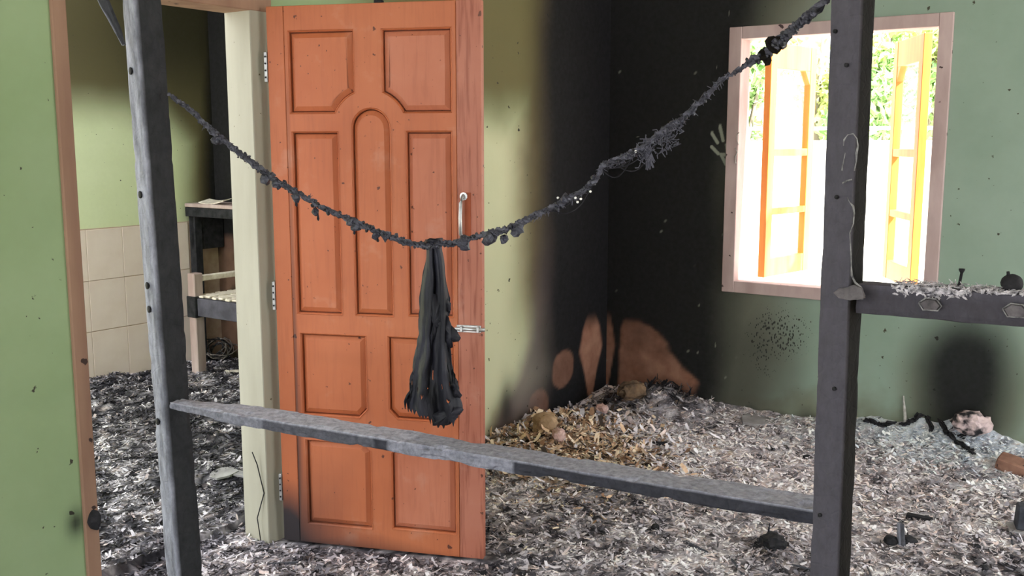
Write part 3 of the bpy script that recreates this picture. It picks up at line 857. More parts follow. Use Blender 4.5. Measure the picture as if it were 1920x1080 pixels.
def inside(x, y, m=.0):
    dd = -((x - CORNER.x) * D3.x + (y - CORNER.y) * D3.y)
    dw = -((x - W0.x) * N3.x + (y - W0.y) * N3.y)
    s = (x - W0.x) * D3.x + (y - W0.y) * D3.y
    main = (dd > m) & (dw > m) & (((x - CORNER.x) * B3.x + (y - CORNER.y) * B3.y) < 4.15)
    gap = (dw <= m) & (dw >= -.121 - m) & (s > jl1 + .004) & (s < jr0 - .004)
    db = -((x - PB.x) * N3.x + (y - PB.y) * N3.y); sb = (x - PB.x) * D3.x + (y - PB.y) * D3.y
    back = (dw < -.12 - m) & (db > m + .012) & (sb < SB - m) & ((sb > -.85) | (db > .85)) & (sb > -2.6)
    return main | gap | back, main, back

xs = np.arange(-3.6, 3.6, .03); ys = np.arange(1.6, 7.2, .03)
X, Y = np.meshgrid(xs, ys); X = X + rng.uniform(-.006, .006, X.shape); Y = Y + rng.uniform(-.006, .006, Y.shape)
Z = H(X, Y); ny, nx = X.shape
ok, _, _ = inside(X, Y, -.05)
ix = np.arange(ny * nx).reshape(ny, nx)
Fq = np.stack([ix[:-1, :-1], ix[:-1, 1:], ix[1:, 1:], ix[1:, :-1]], -1)
kp = ok[:-1, :-1] & ok[:-1, 1:] & ok[1:, 1:] & ok[1:, :-1]
def region_tint(x, y, r, base=False):
    """colour of burnt matter where it lies: char, grey and whitish ash, browns by the corner pile"""
    n = len(x); t = r.random(n)
    cl = .6 * fbm(x * 3, y * 3, 0, 111) + 1.3 * fbm(x * 26, y * 20, 0, 113, 3)
    p1 = at_z(1045, 805, .1); p1b = at_z(1130, 850, .06)
    warm = np.clip(np.exp(-(((x - p1.x) / .36) ** 2 + ((y - p1.y) / .55) ** 2)) + .7 * np.exp(-(((x - p1b.x) / .32) ** 2 + ((y - p1b.y) / .30) ** 2)), 0, 1)
    p3 = at_z(1770, 815, .1); wash = np.clip(1.5 * np.exp(-((((x - p3.x) * B3.x + (y - p3.y) * B3.y) / .50) ** 2 + (((x - p3.x) * D3.x + (y - p3.y) * D3.y) / .30) ** 2)), 0, 1)
    p2 = at_z(1240, 745, .1); dk = np.exp(-(((x - p2.x) / .30) ** 2 + ((y - p2.y) / .17) ** 2))
    _, _, bk = inside(x, y)
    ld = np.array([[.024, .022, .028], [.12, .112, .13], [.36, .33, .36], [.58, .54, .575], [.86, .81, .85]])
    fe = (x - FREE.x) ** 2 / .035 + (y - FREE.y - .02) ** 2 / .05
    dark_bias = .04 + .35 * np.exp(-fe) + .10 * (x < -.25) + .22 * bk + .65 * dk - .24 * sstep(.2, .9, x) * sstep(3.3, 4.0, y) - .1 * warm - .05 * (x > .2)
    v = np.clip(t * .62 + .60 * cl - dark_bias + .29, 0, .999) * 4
    i = v.astype(int); f = (v - i)[:, None]
    c_ = ld[i] * (1 - f) + ld[np.minimum(i + 1, 4)] * f
    wc = np.array([[.04, .028, .02], [.30, .18, .11], [.66, .46, .31], [.92, .76, .58]])
    wi = np.minimum((r.random(n) ** .8 * 4).astype(int), 3)
    um = r.random(n) < warm * .85
    c_ = np.where(um[:, None], wc[wi], c_)
    ua = r.random(n) < wash * .88
    c_ = np.where(ua[:, None], np.array([.82, .88, .97]) * r.uniform(.6, 1.25, n)[:, None], c_)
    br = (r.random(n) < .16 + .10 * (x > .9)) & ~um & ~ua
    c_ = np.where(br[:, None], c_ * np.array([1.06, .95, .86]), c_)
    return np.concatenate([np.clip(c_, 0, 1), np.ones((n, 1))], 1)
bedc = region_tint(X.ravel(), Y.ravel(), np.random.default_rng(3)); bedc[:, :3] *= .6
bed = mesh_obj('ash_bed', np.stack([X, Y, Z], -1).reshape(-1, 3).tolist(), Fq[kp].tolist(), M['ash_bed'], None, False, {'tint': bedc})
bed['kind'] = 'stuff'; tag(bed, 'uneven bed of grey ash covering the floor of both rooms', 'ash')

def flakes(name, n, smin, smax, aspect, tilt, label, seed, xr=(-3.0, 3.0), yr=(2.7, 7.0), keepf=None, lift=.5, shade=1.0):
    r = np.random.default_rng(seed)
    x = r.uniform(*xr, n); y = r.uniform(*yr, n)
    okk, _, _ = inside(x, y, .02)
    # what the doorway and the room show of the floor: a wedge that widens with distance
    okk &= (np.abs(x) < .56 * y + .15)
    du = (x - HINGE.x) * DOORDIR.x + (y - HINGE.y) * DOORDIR.y; dv = (x - HINGE.x) * -DOORDIR.y + (y - HINGE.y) * DOORDIR.x
    okk &= ~((du > -.03) & (du < DW + .03) & (dv > -.025) & (dv < .06))
    if keepf is not None: okk &= keepf(x, y, r)
    x = x[okk]; y = y[okk]; n = len(x)
    L = (smin + (smax - smin) * r.random(n) ** 2.2); Wd = L * r.uniform(*aspect, n)
    yaw = r.uniform(0, 6.283, n)
    t1 = r.normal(0, tilt, n); t2 = r.normal(0, tilt, n)
    ax = np.stack([np.cos(yaw) * np.cos(t1), np.sin(yaw) * np.cos(t1), np.sin(t1)], 1)
    bx = np.stack([-np.sin(yaw) * np.cos(t2), np.cos(yaw) * np.cos(t2), np.sin(t2)], 1)
    nz = np.cross(ax, bx)
    nz *= np.sign(nz[:, 2:3])
    c_ = np.stack([x, y, H(x, y) + L * np.abs(np.sin(t1)) * lift + .001 + r.random(n) * .006], 1)
    curl = (r.uniform(-.16, .24, n) * L)[:, None]
    j = lambda: r.uniform(.65, 1.1, n)[:, None]
    a_, b_ = ax * L[:, None] * .5, bx * Wd[:, None] * .5
    V = np.stack([c_ - a_ * j() - b_ * j() + nz * curl * .5, c_ - a_ * j() + b_ * j() + nz * curl * .5,
                  c_ - b_ * j() * 1.1, c_ + b_ * j() * 1.1,
                  c_ + a_ * j() - b_ * j() * .7 + nz * curl * .5, c_ + a_ * j() + b_ * j() * .7 + nz * curl * .5], 1)
    base = np.arange(n)[:, None] * 6
    F = np.concatenate([base + [0, 2, 3, 1], base + [2, 4, 5, 3]], 0)
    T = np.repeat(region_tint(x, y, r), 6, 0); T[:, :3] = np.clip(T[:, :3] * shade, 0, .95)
    me = bpy.data.meshes.new(name)
    me.vertices.add(6 * n); me.vertices.foreach_set('co', V.reshape(-1).astype(np.float32))
    nf = len(F); me.loops.add(4 * nf); me.loops.foreach_set('vertex_index', F.reshape(-1).astype(np.int32))
    me.polygons.add(nf); me.polygons.foreach_set('loop_start', np.arange(0, 4 * nf, 4, dtype=np.int32))
    a = me.attributes.new('tint', 'FLOAT_COLOR', 'POINT'); a.data.foreach_set('color', T.reshape(-1).astype(np.float32))
    me.update(calc_edges=True); me.validate(); me.materials.append(M['ash'])
    o = bpy.data.objects.new(name, me); col.objects.link(o)
    o['kind'] = 'stuff'; tag(o, label, 'ash'); return o
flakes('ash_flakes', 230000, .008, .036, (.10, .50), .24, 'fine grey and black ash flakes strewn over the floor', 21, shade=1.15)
flakes('char_shards', 9000, .020, .060, (.06, .28), .24, 'larger curled shards of charred debris scattered on the ash', 22)
flakes('dark_specks', 48000, .006, .030, (.10, .40), .30, 'fine black specks sprinkled over the pale ash', 27, shade=.10)  # dark flakes added for small dark gaps in the pale ash
p3c = at_z(1770, 820, .1)
flakes('white_ash', 14000, .008, .030, (.2, .7), .25, 'heap of bluish white ash along the window wall at right', 28, xr=(1.4, 2.9), yr=(4.1, 5.4), shade=1.5,
       keepf=lambda x, y, r: r.random(len(x)) < 1.3 * np.exp(-((((x - p3c.x) * B3.x + (y - p3c.y) * B3.y) / .45) ** 2 + (((x - p3c.x) * D3.x + (y - p3c.y) * D3.y) / .22) ** 2)))
p1c = at_z(1045, 805, .1)
flakes('straw_shreds', 15000, .018, .062, (.15, .55), .38, 'tan and orange shreds of half-burnt material heaped by the corner', 23,
       xr=(-.4, 1.1), yr=(4.2, 5.7), keepf=lambda x, y, r: r.random(len(x)) < np.exp(-(((x - p1c.x) / .42) ** 2 + ((y - p1c.y) / .55) ** 2)), lift=.6)
p2c = at_z(1240, 745, .1)
flakes('burnt_bundle', 7000, .03, .09, (.05, .25), .35, 'dark tangle of burnt strips against the spalled corner wall', 24,
       xr=(.5, 1.5), yr=(4.9, 5.9), keepf=lambda x, y, r: r.random(len(x)) < np.exp(-(((x - p2c.x) / .22) ** 2 + ((y - p2c.y) / .16) ** 2)), lift=.7, shade=.30)

# ------------------------------------------------------------------ posts and rails
PL = at_y(292, 540, 3.1); PR = at_y(1578, 540, 2.1)
def face_yaw(deg): a = math.radians(deg); return Vector((-math.cos(a), -math.sin(a), 0))
upL = face_yaw(42); upR = face_yaw(44)
def lean(u0, v0, u1, v1, Y): return at_y(u0, v0, Y), at_y(u1, v1, Y)
def post(name, Y, top_px, bot_px, size, up, mat, label, seed, ashf, chips):
    a = at_y(*top_px, Y); b = at_y(*bot_px, Y)
    t = (a - b) / (a.z - b.z)
    p_bot = b - t * (b.z); p_top = b + t * (ROOM_H - b.z)
    th = thing(name, label, 'post', (p_bot.x, p_bot.y, 0))
    o = char_beam('shaft', p_bot - th.location, p_top - th.location, size, size, up, mat, 170, .0032, seed, ashf, th, chips=chips, k=5)
    return th, p_bot, p_top
def ash_left(f, x, y):                              # ring y = +1 is the face turned to the left
    return max(.2, .85 + .6 * float(fbm(f * 30, x * 3, 0, 41, 3))) if y > .92 else 0.05
def shade_right(f, x, y): return .80 if y > .92 else .0  # shade of the right face put into the colour, left face greyed
postL, pl0, pl1 = post('charred_post', 3.1, (266, 5), (346, 1078), .091, upL, M['char'], 'charred black square post before the doorway, its left face ash grey', 3, ash_left, .004)
postR, pr0, pr1 = post('charred_post', 2.1, (1600, 5), (1556, 1078), .067, upR, M['char_r'], 'dark charred square post in front of the window', 9, shade_right, .0015)
def on_postL(z): return pl0 + (pl1 - pl0) * (z / ROOM_H)
def on_postR(z): return pr0 + (pr1 - pr0) * (z / ROOM_H)
def add_nail(parent, p, direction, L=.02, r=.004, mat=None, name='nail'):
    d = Vector(direction).normalized(); p = Vector(p) - parent.location
    bmn = [p - d * .006, p + d * L, p + d * (L + .001), p + d * (L + .005)]
    tube(bmn, [r, r, r * 1.9, r * 1.9], 8, name, mat or M['lump'], parent)
# nail stubs on the left face of the left post, and on the right post
for z, L in ((1.72, .02), (1.345, .022), (1.06, .018), (.985, .016), (.62, .016)):
    p = on_postL(z) + upL * .0455; add_nail(postL, p, upL, .002, .006)
for z, sx in ((1.66, -.01), (1.73, .018), (1.39, .0), (.98, -.012), (.69, .01), (.42, .0)):
    sdv = Vector((upR.y, -upR.x, 0)); p = on_postR(z) + upR * .033 + sdv * sx; add_nail(postR, p, upR, .0015, .0024)
# melted trail on the left face of the right post
def px_postR(u, v):
    n = upR; p0 = on_postR(1.2) + upR * .0345; return on_plane(u, v, p0, n) - postR.location
k = .3
def drip_line(pts, r, name='melted_trail'):
    tube([px_postR(1540 + x / 3, 240 + y / 3) for x, y in pts], [r * random.uniform(.3, .9) for _ in pts], 6, name, M['residue'], postR, .3)
drip_line([(125, 100), (130, 65), (150, 38), (180, 32), (200, 60), (206, 100), (198, 140), (196, 190), (186, 240)], .0028)
drip_line([(136, 140), (128, 180), (120, 215), (118, 240)], .0030)
drip_line([(120, 310), (145, 296), (172, 290)], .0032)
drip_line([(148, 390), (158, 415), (180, 440), (186, 480), (180, 540), (160, 590), (162, 640), (166, 700), (168, 760), (172, 830), (190, 870), (225, 895), (245, 945)], .0026)
drip_line([(85, 930), (120, 955), (170, 965), (235, 962)], .0030)
bm = bmesh.new()
fl = [px_postR(1540 + x / 3, 240 + y / 3) for x, y in ((75, 925), (110, 900), (150, 895), (190, 880), (235, 900), (250, 955), (170, 968), (110, 955))]
a_ = [bm.verts.new(p + upR * .001) for p in fl]; b_ = [bm.verts.new(p + upR * (.007 + .002 * (i % 2))) for i, p in enumerate(fl)]
bm.faces.new(a_); bm.faces.new(b_[::-1])
for i in range(len(fl)): bm.faces.new((a_[i], a_[(i + 1) % 8], b_[(i + 1) % 8], b_[i]))
bm_obj('peeled_flap', bm, M['chip'], postR)

# lower rail between the posts
ra0 = at_y(330, 757, 3.05); ra1 = at_y(1535, 957, 2.17)
rail = thing('charred_rail', 'long burnt plank slung low between the two charred posts', 'plank', ((ra0 + ra1) / 2))
def rail_taper(f): 
    s = sstep(0, .16, f); return (.50 + .5 * float(s), .62 + .38 * float(s))
def ash_rail(f, x, y):
    top = 1.0 if y > .92 else 0.0
    return top * (.95 if f < .45 else .70) + (0.55 if y <= .92 and (f < .2 or .42 < f < .62) else (0.20 if f < .4 else .05))*(1-top)
char_beam('plank', ra0 - rail.location, ra1 - rail.location, .105, .036, (0, 0, 1), M['char_rail'], 180, .006, 21, ash_rail, rail, rail_taper, k=5, chips=.010)
# upper rail running right from the right post
u0 = at_y(1600, 557, 2.1) + Vector((.012, .004, 0)); ang = math.radians(-30)
udir = Vector((math.cos(ang), math.sin(ang), 0)); u1 = u0 + udir * .75
urail = thing('charred_rail', 'thick charred rail running right from the dark post below the window', 'rail', ((u0 + u1) / 2))
def ash_u(f, x, y): return .95 if y > .92 else (.75 if y > .3 else .6)
char_beam('plank', u0 - urail.location, u1 - urail.location, .062, .066, (0, 0, 1), M['char_r'], 90, .003, 33, ash_u, urail, None, k=5, chips=.004)
# crust and straw lying stuck on the rail's top edge (part of it)
fr_n = Vector((udir.y, -udir.x, 0))                   # towards the viewer
def rail_local(f, across, up): return u0 + udir * (.75 * f) + fr_n * across + Vector((0, 0, up)) - urail.location
cv = ([], [])
rr = random.Random(4)
for i in range(240):
    f = .10 + .38 * rr.random() ** .9; ac = rr.uniform(-.03, .03); p = rail_local(f, ac, .033 + rr.uniform(0, .006))
    d = Vector((rr.uniform(-1, 1), rr.uniform(-1, 1), rr.uniform(-.2, .35))).normalized() * rr.uniform(.006, .018)
    tube([p - d, p + d * .2 + Vector((0, 0, .001)), p + d], [.0008, .0012, .0006], 4, collect=cv)
ob = mesh_obj('straw_crust', cv[0], cv[1], M['crust'], urail); ob['kind'] = 'stuff'
cc = ([], [])
for i in range(150):
    f = rr.uniform(.10, .30) if i < 120 else rr.uniform(.30, .46); up_ = .034 - abs(rr.gauss(0, .010)) if i < 120 else .034
    p = rail_local(f, .0305, max(-.006, up_)); d = (udir * rr.uniform(-1, 1) + Vector((0, 0, rr.uniform(-.6, .6))) + fr_n * .25).normalized() * rr.uniform(.004, .011)
    tube([p - d, p - d * .3, p + d * .5, p + d], [.001, rr.uniform(.0015, .0035), rr.uniform(.001, .003), .0006], 5, collect=cc, noise=.4)
ob = mesh_obj('ash_crust', cc[0], cc[1], M['crust'], urail); ob['kind'] = 'stuff'
for q, (f, w_) in enumerate(((.199, .022), (.408, .024))):
    bm = bmesh.new(); c0 = rail_local(f, .034, -.002)
    outl = [(-1, .3), (-.4, .95), (.5, .9), (1, .1), (.7, -.5), (-.6, -.55)]
    a_ = [bm.verts.new(c0 + udir * x * w_ + Vector((0, 0, z * w_ * .75))) for x, z in outl]
    b_ = [bm.verts.new(c0 + udir * x * w_ * .8 + Vector((0, 0, z * w_ * .6)) + fr_n * .009) for x, z in outl]
    bm.faces.new(a_); bm.faces.new(b_[::-1])
    for i in range(6): bm.faces.new((a_[i], a_[(i + 1) % 6], b_[(i + 1) % 6], b_[i]))
    bm_obj('blister_chip', bm, M['chip'], urail)
    tube([c0 + udir * x * w_ + Vector((0, 0, z * w_ * .75)) + fr_n * .006 for x, z in outl + outl[:1]], .0016, 5, 'chip_rim', M['residue'], urail, .4)
nb = rail_local(.262, -.004, .03)
tube([nb + Vector((-.006, 0, 0)), nb + Vector((.001, 0, .012)), nb + Vector((.004, 0, .034)), nb + Vector((.004, 0, .040)), nb + Vector((.004, 0, .043))], [.0035, .003, .003, .006, .006], 8, 'bent_nail', M['lump'], urail)
kb = u0 + udir * (.75 * .392) + Vector((0, 0, .033 + .017)) 
kn = thing('charred_ball', 'round blackened knob sitting on the charred rail at the right edge', 'knob', kb)
rock('ball', (0, 0, 0), (.021, .021, .019), M['lump'], 71, .10, 3, 0, kn)
tube([(-.008, 0, .014), (-.010, 0, .024)], [.004, .003], 6, 'stub', M['lump'], kn)

# diagonal brace at the top left
ba = at_y(233, 84, 3.03); bb = at_y(112, -170, 3.03)
br = thing('charred_brace', 'thin splintered brace slanting into the left charred post at the top', 'brace', ba)
char_beam('strip', Vector((0, 0, 0)), bb - ba, .030, .034, (1, 0, 0), M['char'], 44, .004, 55, lambda f, x, y: .9 if y < -.9 else .12, br, lambda f: (.55 + .45 * min(1, f * 2), .35 + .65 * min(1, f * 2)), chips=.005)

# ------------------------------------------------------------------ burnt line and cloth
ROPE = [(316, 176), (350, 200), (400, 247), (450, 288), (500, 326), (550, 358), (600, 387), (650, 410), (700, 431), (750, 451), (800, 462), (850, 456), (900, 442), (950, 430), (1000, 405), (1050, 383), (1090, 362), (1118, 335), (1128, 312), (1160, 300), (1200, 281), (1240, 250), (1280, 222), (1320, 185), (1352, 150), (1375, 138), (1400, 120), (1440, 97), (1470, 72), (1495, 45), (1520, 28), (1548, 0), (1575, -28)]
def rope_y(u):
    t = (u - 316) / (1575 - 316); return 1 / ((1 - t) / 3.07 + t / 2.11)
def rope_pt(u):
    v = float(np.interp(u, [p[0] for p in ROPE], [p[1] for p in ROPE])); return at_y(u, v, rope_y(u))
def rope_r(u): return float(np.interp(u, [316, 380, 480, 600, 760, 900, 1000, 1120, 1200, 1300, 1365, 1390, 1430, 1452, 1500, 1575], [.007, .010, .0095, .009, .0088, .0075, .0085, .0085, .009, .0085, .0045, .0065, .011, .016, .011, .010]))
rope = thing('burnt_line', 'charred clothes line sagging between the two posts, crusted with melted lumps', 'rope', rope_pt(316))
us = np.linspace(316, 1575, 330)
core = ([], [])
for sidx in range(3):
    pts, rad = [], []
    for i, u in enumerate(us):
        p = rope_pt(u) - rope.location; ph = i * .55 + sidx * 2.094 + .8 * math.sin(i * .21)
        rr_ = rope_r(u); p = p + Vector((0, math.cos(ph), math.sin(ph))) * rr_ * .45
        p += Vector((random.gauss(0, .0010), random.gauss(0, .0012), random.gauss(0, .0022)))
        pts.append(p); rad.append(rr_ * .55 * random.uniform(.65, 1.35))
    tube(pts, rad, 6, collect=core, noise=.25)
cm = mesh_obj('cord', core[0], core[1], M['char_fine'], rope, False, {'ash': [.12 + .25 * (vv.z % .02 > .013) for vv in core[0]]})
cr = ([], []); rr = random.Random(77)
for i in range(520):
    u = rr.uniform(335, 990) if i < 300 else rr.uniform(990, 1560)
    rad = rope_r(u); p = rope_pt(u) - rope.location
    a = rr.uniform(0, 6.28); p = p + Vector((rr.uniform(-.006, .006), math.cos(a) * rad * .8, math.sin(a) * rad * rr.uniform(.5, 1.1)))
    q = rr.uniform(.35, .85) * rad; d = Vector((rr.uniform(-1, 1), rr.uniform(-1, 1), rr.uniform(-1.2, .8))).normalized() * q
    tube([p - d, p - d * .4, p + d * .5, p + d], [q * .25, q * .75, q * .6, q * .15], 5, collect=cr, noise=.35)
ob = mesh_obj('melted_crust', cr[0], cr[1], M['lump_glint'], rope); ob['kind'] = 'stuff'
# short bristling fibres along the line
fb = ([], []); rr = random.Random(12)
for i in range(330):
    u = rr.uniform(330, 1370) if rr.random() < .5 else rr.uniform(960, 1350)
    p = rope_pt(u) - rope.location + Vector((0, rr.uniform(-.006, .006), rr.uniform(-.009, .009)))
    d = Vector((rr.uniform(-1, 1), rr.uniform(-.7, .7), rr.uniform(-1, .7))).normalized() * rr.uniform(.005, .016)
    tube([p, p + d * .55 + Vector((0, 0, -.002)), p + d + Vector((0, 0, -.003))], [.0012, .0009, .0005], 4, collect=fb)
ob = mesh_obj('frayed_fibres', fb[0], fb[1], M['char_fine'], rope, False, {'ash': [.3] * len(fb[0])}); ob['kind'] = 'stuff'
# separated strands of the right half
for k_i in range(7):
    u_a, u_b = ((1000, 1120), (1010, 1100), (1120, 1205), (1130, 1230), (1150, 1240), (1030, 1118), (1125, 1190))[k_i]
    pts = []
    for i in range(14):
        f = i / 13; u = u_a + (u_b - u_a) * f
        pts.append(rope_pt(u) - rope.location + Vector((0, 0, -(.004 + .004 * k_i) * math.sin(math.pi * f) * (1.4 if k_i != 4 else 2.2))))
    tube(pts, .0014, 5, 'loose_strand', M['char_fine'], rope)
# melted lumps and drips hanging from the line, each one built
LUMPS = [(408, 262, 11), (500, 335, 12), (520, 345, 9), (555, 372, 8), (592, 398, 7), (660, 416, 11), (668, 425, 9), (705, 440, 8), (722, 444, 7), (868, 452, 13), (870, 461, 10), (918, 446, 15), (945, 448, 8), (972, 430, 13), (1060, 372, 9), (1450, 88, 16), (1435, 105, 13), (1462, 78, 11)]
for i, (u, v, rpx) in enumerate(LUMPS):
    yq = rope_y(u) - .004; s = rpx / FPX * yq * .95
    o = rock('melted_lump', at_y(u, v, yq) - rope.location, (s * .95, s * .7, s * 1.0), M['lump_glint'] if u < 1300 else M['char_r'], 100 + i, .75, 2, 0, rope)
for i, (u, v, L) in enumerate([(553, 366, 22), (594, 392, 22), (662, 424, 16), (706, 440, 14), (945, 440, 16), (918, 448, 10)]):
    yq = rope_y(u); a = at_y(u, v, yq) - rope.location; b = at_y(u + 3, v + L, yq) - rope.location
    tube([a, (a + b) / 2 + Vector((.001, 0, 0)), b - (b - a) * .15, b], [.003, .0022, .0042, .001], 6, 'melted_drip', M['char_fine'], rope)
for u, v in ((1046, 371), (1079, 371), (1107, 359), (1089, 373), (1192, 284), (1083, 379)):
    o = rock('ash_bead', at_y(u, v, rope_y(u) - .012) - rope.location, (.0032, .0032, .0032), M['white'], u, .1, 2, 0, rope)
# matted tuft hanging right of the middle
tf = ([], []); rr = random.Random(9)
for i in range(150):
    u = rr.uniform(1200, 1275); yb = rope_y(u)
    v = float(np.interp(u, [1200, 1240, 1275], [284, 262, 238])) + rr.uniform(-16, 26)
    p = at_y(u, v, yb + rr.uniform(-.012, .012)) - rope.location
    d = Vector((rr.uniform(-1, 1), rr.uniform(-.6, .6), rr.uniform(-.8, .6))).normalized() * rr.uniform(.008, .020)
    e = Vector((rr.uniform(-1, 1), 0, rr.uniform(-1, 1))) * .006
    tube([p, p + d * .5 + e, p + d], .0013, 4, collect=tf)
for i in range(40):
    u = rr.uniform(1210, 1222); v0 = rr.uniform(282, 296); p = at_y(u, v0, rope_y(u)) - rope.location; q = at_y(u + rr.uniform(-2, 8), v0 + rr.uniform(10, 24), rope_y(u)) - rope.location
    tube([p, (p + q) / 2 + Vector((rr.uniform(-.003, .003), 0, 0)), q], .0016, 4, collect=tf)
ob = mesh_obj('matted_tuft', tf[0], tf[1], M['char_fine'], rope, False, {'ash': [.25] * len(tf[0])}); ob['kind'] = 'stuff'

# hanging cloth
CY = 2.70
LE = [(447, 797), (470, 798), (520, 794), (560, 789), (600, 787), (640, 784), (680, 776), (700, 770), (730, 766), (760, 757), (800, 766)]
RE = [(447, 824), (470, 826), (500, 831), (530, 836), (560, 843), (600, 842), (640, 846), (680, 849), (720, 856), (760, 866), (800, 868)]
NV, NU = 74, 46
vs_, fs = [], []
bot = []
for j in range(NU):
    f = j / (NU - 1)
    base = np.interp(f, [0, .12, .3, .42, .52, .62, .8, .92, 1.0], [758, 772, 783, 790, 796, 800, 797, 783, 768])
    bot.append(base + random.uniform(-7, 4) + 4 * math.sin(j * 2.4))
for i in range(NV):
    for j in range(NU):
        f = j / (NU - 1); g = i / (NV - 1)
        y = 449 + (bot[j] - 449) * g
        l = np.interp(y, [p[0] for p in LE], [p[1] for p in LE]); r_ = np.interp(y, [p[0] for p in RE], [p[1] for p in RE])
        wob = 2.5 * float(vnoise(g * 9, f * 3, 0, 201)) * (1 if 0 < g else 0)
        edge = (3.0 * float(vnoise(g * 26, 5.5 if f < .5 else 9.5, 0, 205))) * (abs(f - .5) * 2) ** 6 * sstep(.2, .5, g)
        u = l + (r_ - l) * f + wob + float(edge)
        fold = math.sin(f * 13 + 1.5 * math.sin(g * 3)) * (.007 + .012 * g) + math.sin(f * 27 + g * 4) * (.003 + .003 * g)
        crease = .010 * float(fbm(f * 4, g * 7, 0, 211)) * (.3 + g)
        vs_.append(at_y(u, y, CY - .01 + fold + crease - .012 * math.sin(math.pi * f)))
for i in range(NV - 1):
    for j in range(NU - 1):
        a_ = i * NU + j
        hole = float(vnoise(i * .33, j * .45, 0, 233))
        if i > 48 and hole > .80: continue
        fs.append((a_, a_ + 1, a_ + NU + 1, a_ + NU))
ctop = rope_pt(812)
cloth = thing('burnt_cloth', 'scorched black rag hanging from the charred line in front of the door', 'cloth', (ctop.x, CY, ctop.z))
o = mesh_obj('sheet', [Vector(v) - cloth.location for v in vs_], fs, M['cloth'], cloth, True)
m_ = o.modifiers.new('thick', 'SOLIDIFY'); m_.thickness = .0025
def flap(pts, dy, name, seed):
    n = len(pts); bm = bmesh.new()
    cx = sum(p[0] for p in pts) / n; cy = sum(p[1] for p in pts) / n
    cen = bm.verts.new(at_y(cx, cy, CY + dy - .010) - cloth.location)
    rr = random.Random(seed); vv = []
    dense = []
    for i in range(n):
        a = pts[i]; b = pts[(i + 1) % n]; m = max(1, int(math.hypot(b[0] - a[0], b[1] - a[1]) / 5))
        for q in range(m): dense.append((a[0] + (b[0] - a[0]) * q / m + rr.uniform(-1.6, 1.6), a[1] + (b[1] - a[1]) * q / m + rr.uniform(-1.6, 1.6)))
    vv = [bm.verts.new(at_y(x, y, CY + dy + rr.uniform(-.004, .004)) - cloth.location) for x, y in dense]
    mid = [bm.verts.new((v.co + cen.co) / 2 + Vector((0, rr.uniform(-.006, .002), 0))) for v in vv]
    for i in range(len(vv)):
        k2 = (i + 1) % len(vv)
        bm.faces.new((vv[i], vv[k2], mid[k2], mid[i])); bm.faces.new((mid[i], mid[k2], cen))
    o = bm_obj(name, bm, M['cloth'], cloth, True); md = o.modifiers.new('thick', 'SOLIDIFY'); md.thickness = .002
flap([(838, 590), (848, 612), (864, 630), (862, 640), (852, 642), (846, 640), (850, 652), (842, 655), (834, 640), (830, 605)], -.018, 'torn_flap', 1)
flap([(826, 545), (838, 560), (846, 570), (845, 580), (838, 585), (828, 575)], -.014, 'torn_flap', 2)
flap([(800, 566), (806, 548), (824, 556), (834, 600), (824, 620), (812, 640), (806, 652), (804, 640), (812, 615)], -.024, 'torn_flap', 3)
flap([(808, 782), (822, 770), (850, 764), (866, 762), (868, 770), (854, 786), (838, 798), (812, 798)], -.022, 'torn_flap', 4)
flap([(848, 690), (856, 712), (866, 742), (862, 748), (852, 745), (846, 720)], -.016, 'torn_flap', 5)
tube([at_y(797, 455, CY - .02) - cloth.location, at_y(806, 450, rope_y(806) - .014) - cloth.location, at_y(815, 452, rope_y(815) - .016) - cloth.location, at_y(827, 449, CY - .02) - cloth.location], .006, 6, 'knot', M['cloth'], cloth, .3)

# ------------------------------------------------------------------ back room furniture
LEG = at_z(374, 700, .04); LEG.z = 0
cot = thing('wooden_cot', 'scorched wooden cot with pale webbing top in the room behind the doorway', 'cot', LEG)
cot.rotation_euler = (0, 0, math.atan2(B3.y, B3.x))     # local x along B3, y along D3
CL, CD = .95, .44
lt = at_y(374, 512, LEG.y).z
zr0, zr1 = at_y(374, 591, LEG.y).z, at_y(374, 558, LEG.y).z
for x, y in ((0, 0), (CL, 0), (0, CD), (CL, CD)):
    bm_obj('leg', box_bm(x - .034, x + .034, y - .034, y + .034, 0, lt, .005), M['pale_wood'], cot)
bm_obj('side_rail', box_bm(.035, CL - .035, -.022, .016, zr0, zr1, .004), M['cot_rail'], cot)
bm_obj('side_rail', box_bm(.035, CL - .035, CD - .016, CD + .022, zr0, zr1, .004), M['cot_rail'], cot)
for x in (0, CL): bm_obj('end_rail', box_bm(x - .018, x + .018, .035, CD - .035, zr0, zr1, .004), M['cot_rail'], cot)
bm_obj('collar', box_bm(-.042, .042, -.042, .042, zr0 - .01, zr1 + .012, .004), M['lump'], cot)
for i in range(9):                                       # webbing straps, over and under
    y = .03 + i * (CD - .06) / 8
    bm_obj('strap', box_bm(-.01, CL + .01, y - .017, y + .017, zr1 + .001 + .003 * (i % 2), zr1 + .014 + .003 * (i % 2), .003), M['weave'], cot)
for i in range(14):
    x = .06 + i * (CL - .12) / 13
    bm_obj('strap', box_bm(x - .02, x + .02, -.01, CD + .01, zr1 + .004 + .005 * (i % 2), zr1 + .016 + .005 * (i % 2), .003), M['weave'], cot)
bm_obj('head_rail', box_bm(-.018, .018, .035, CD - .035, lt - .055, lt - .018, .006), M['weave'], cot)
for x_ in (CL,): bm_obj('head_rail', box_bm(x_ - .018, x_ + .018, .035, CD - .035, lt - .055, lt - .018, .006), M['weave'], cot)

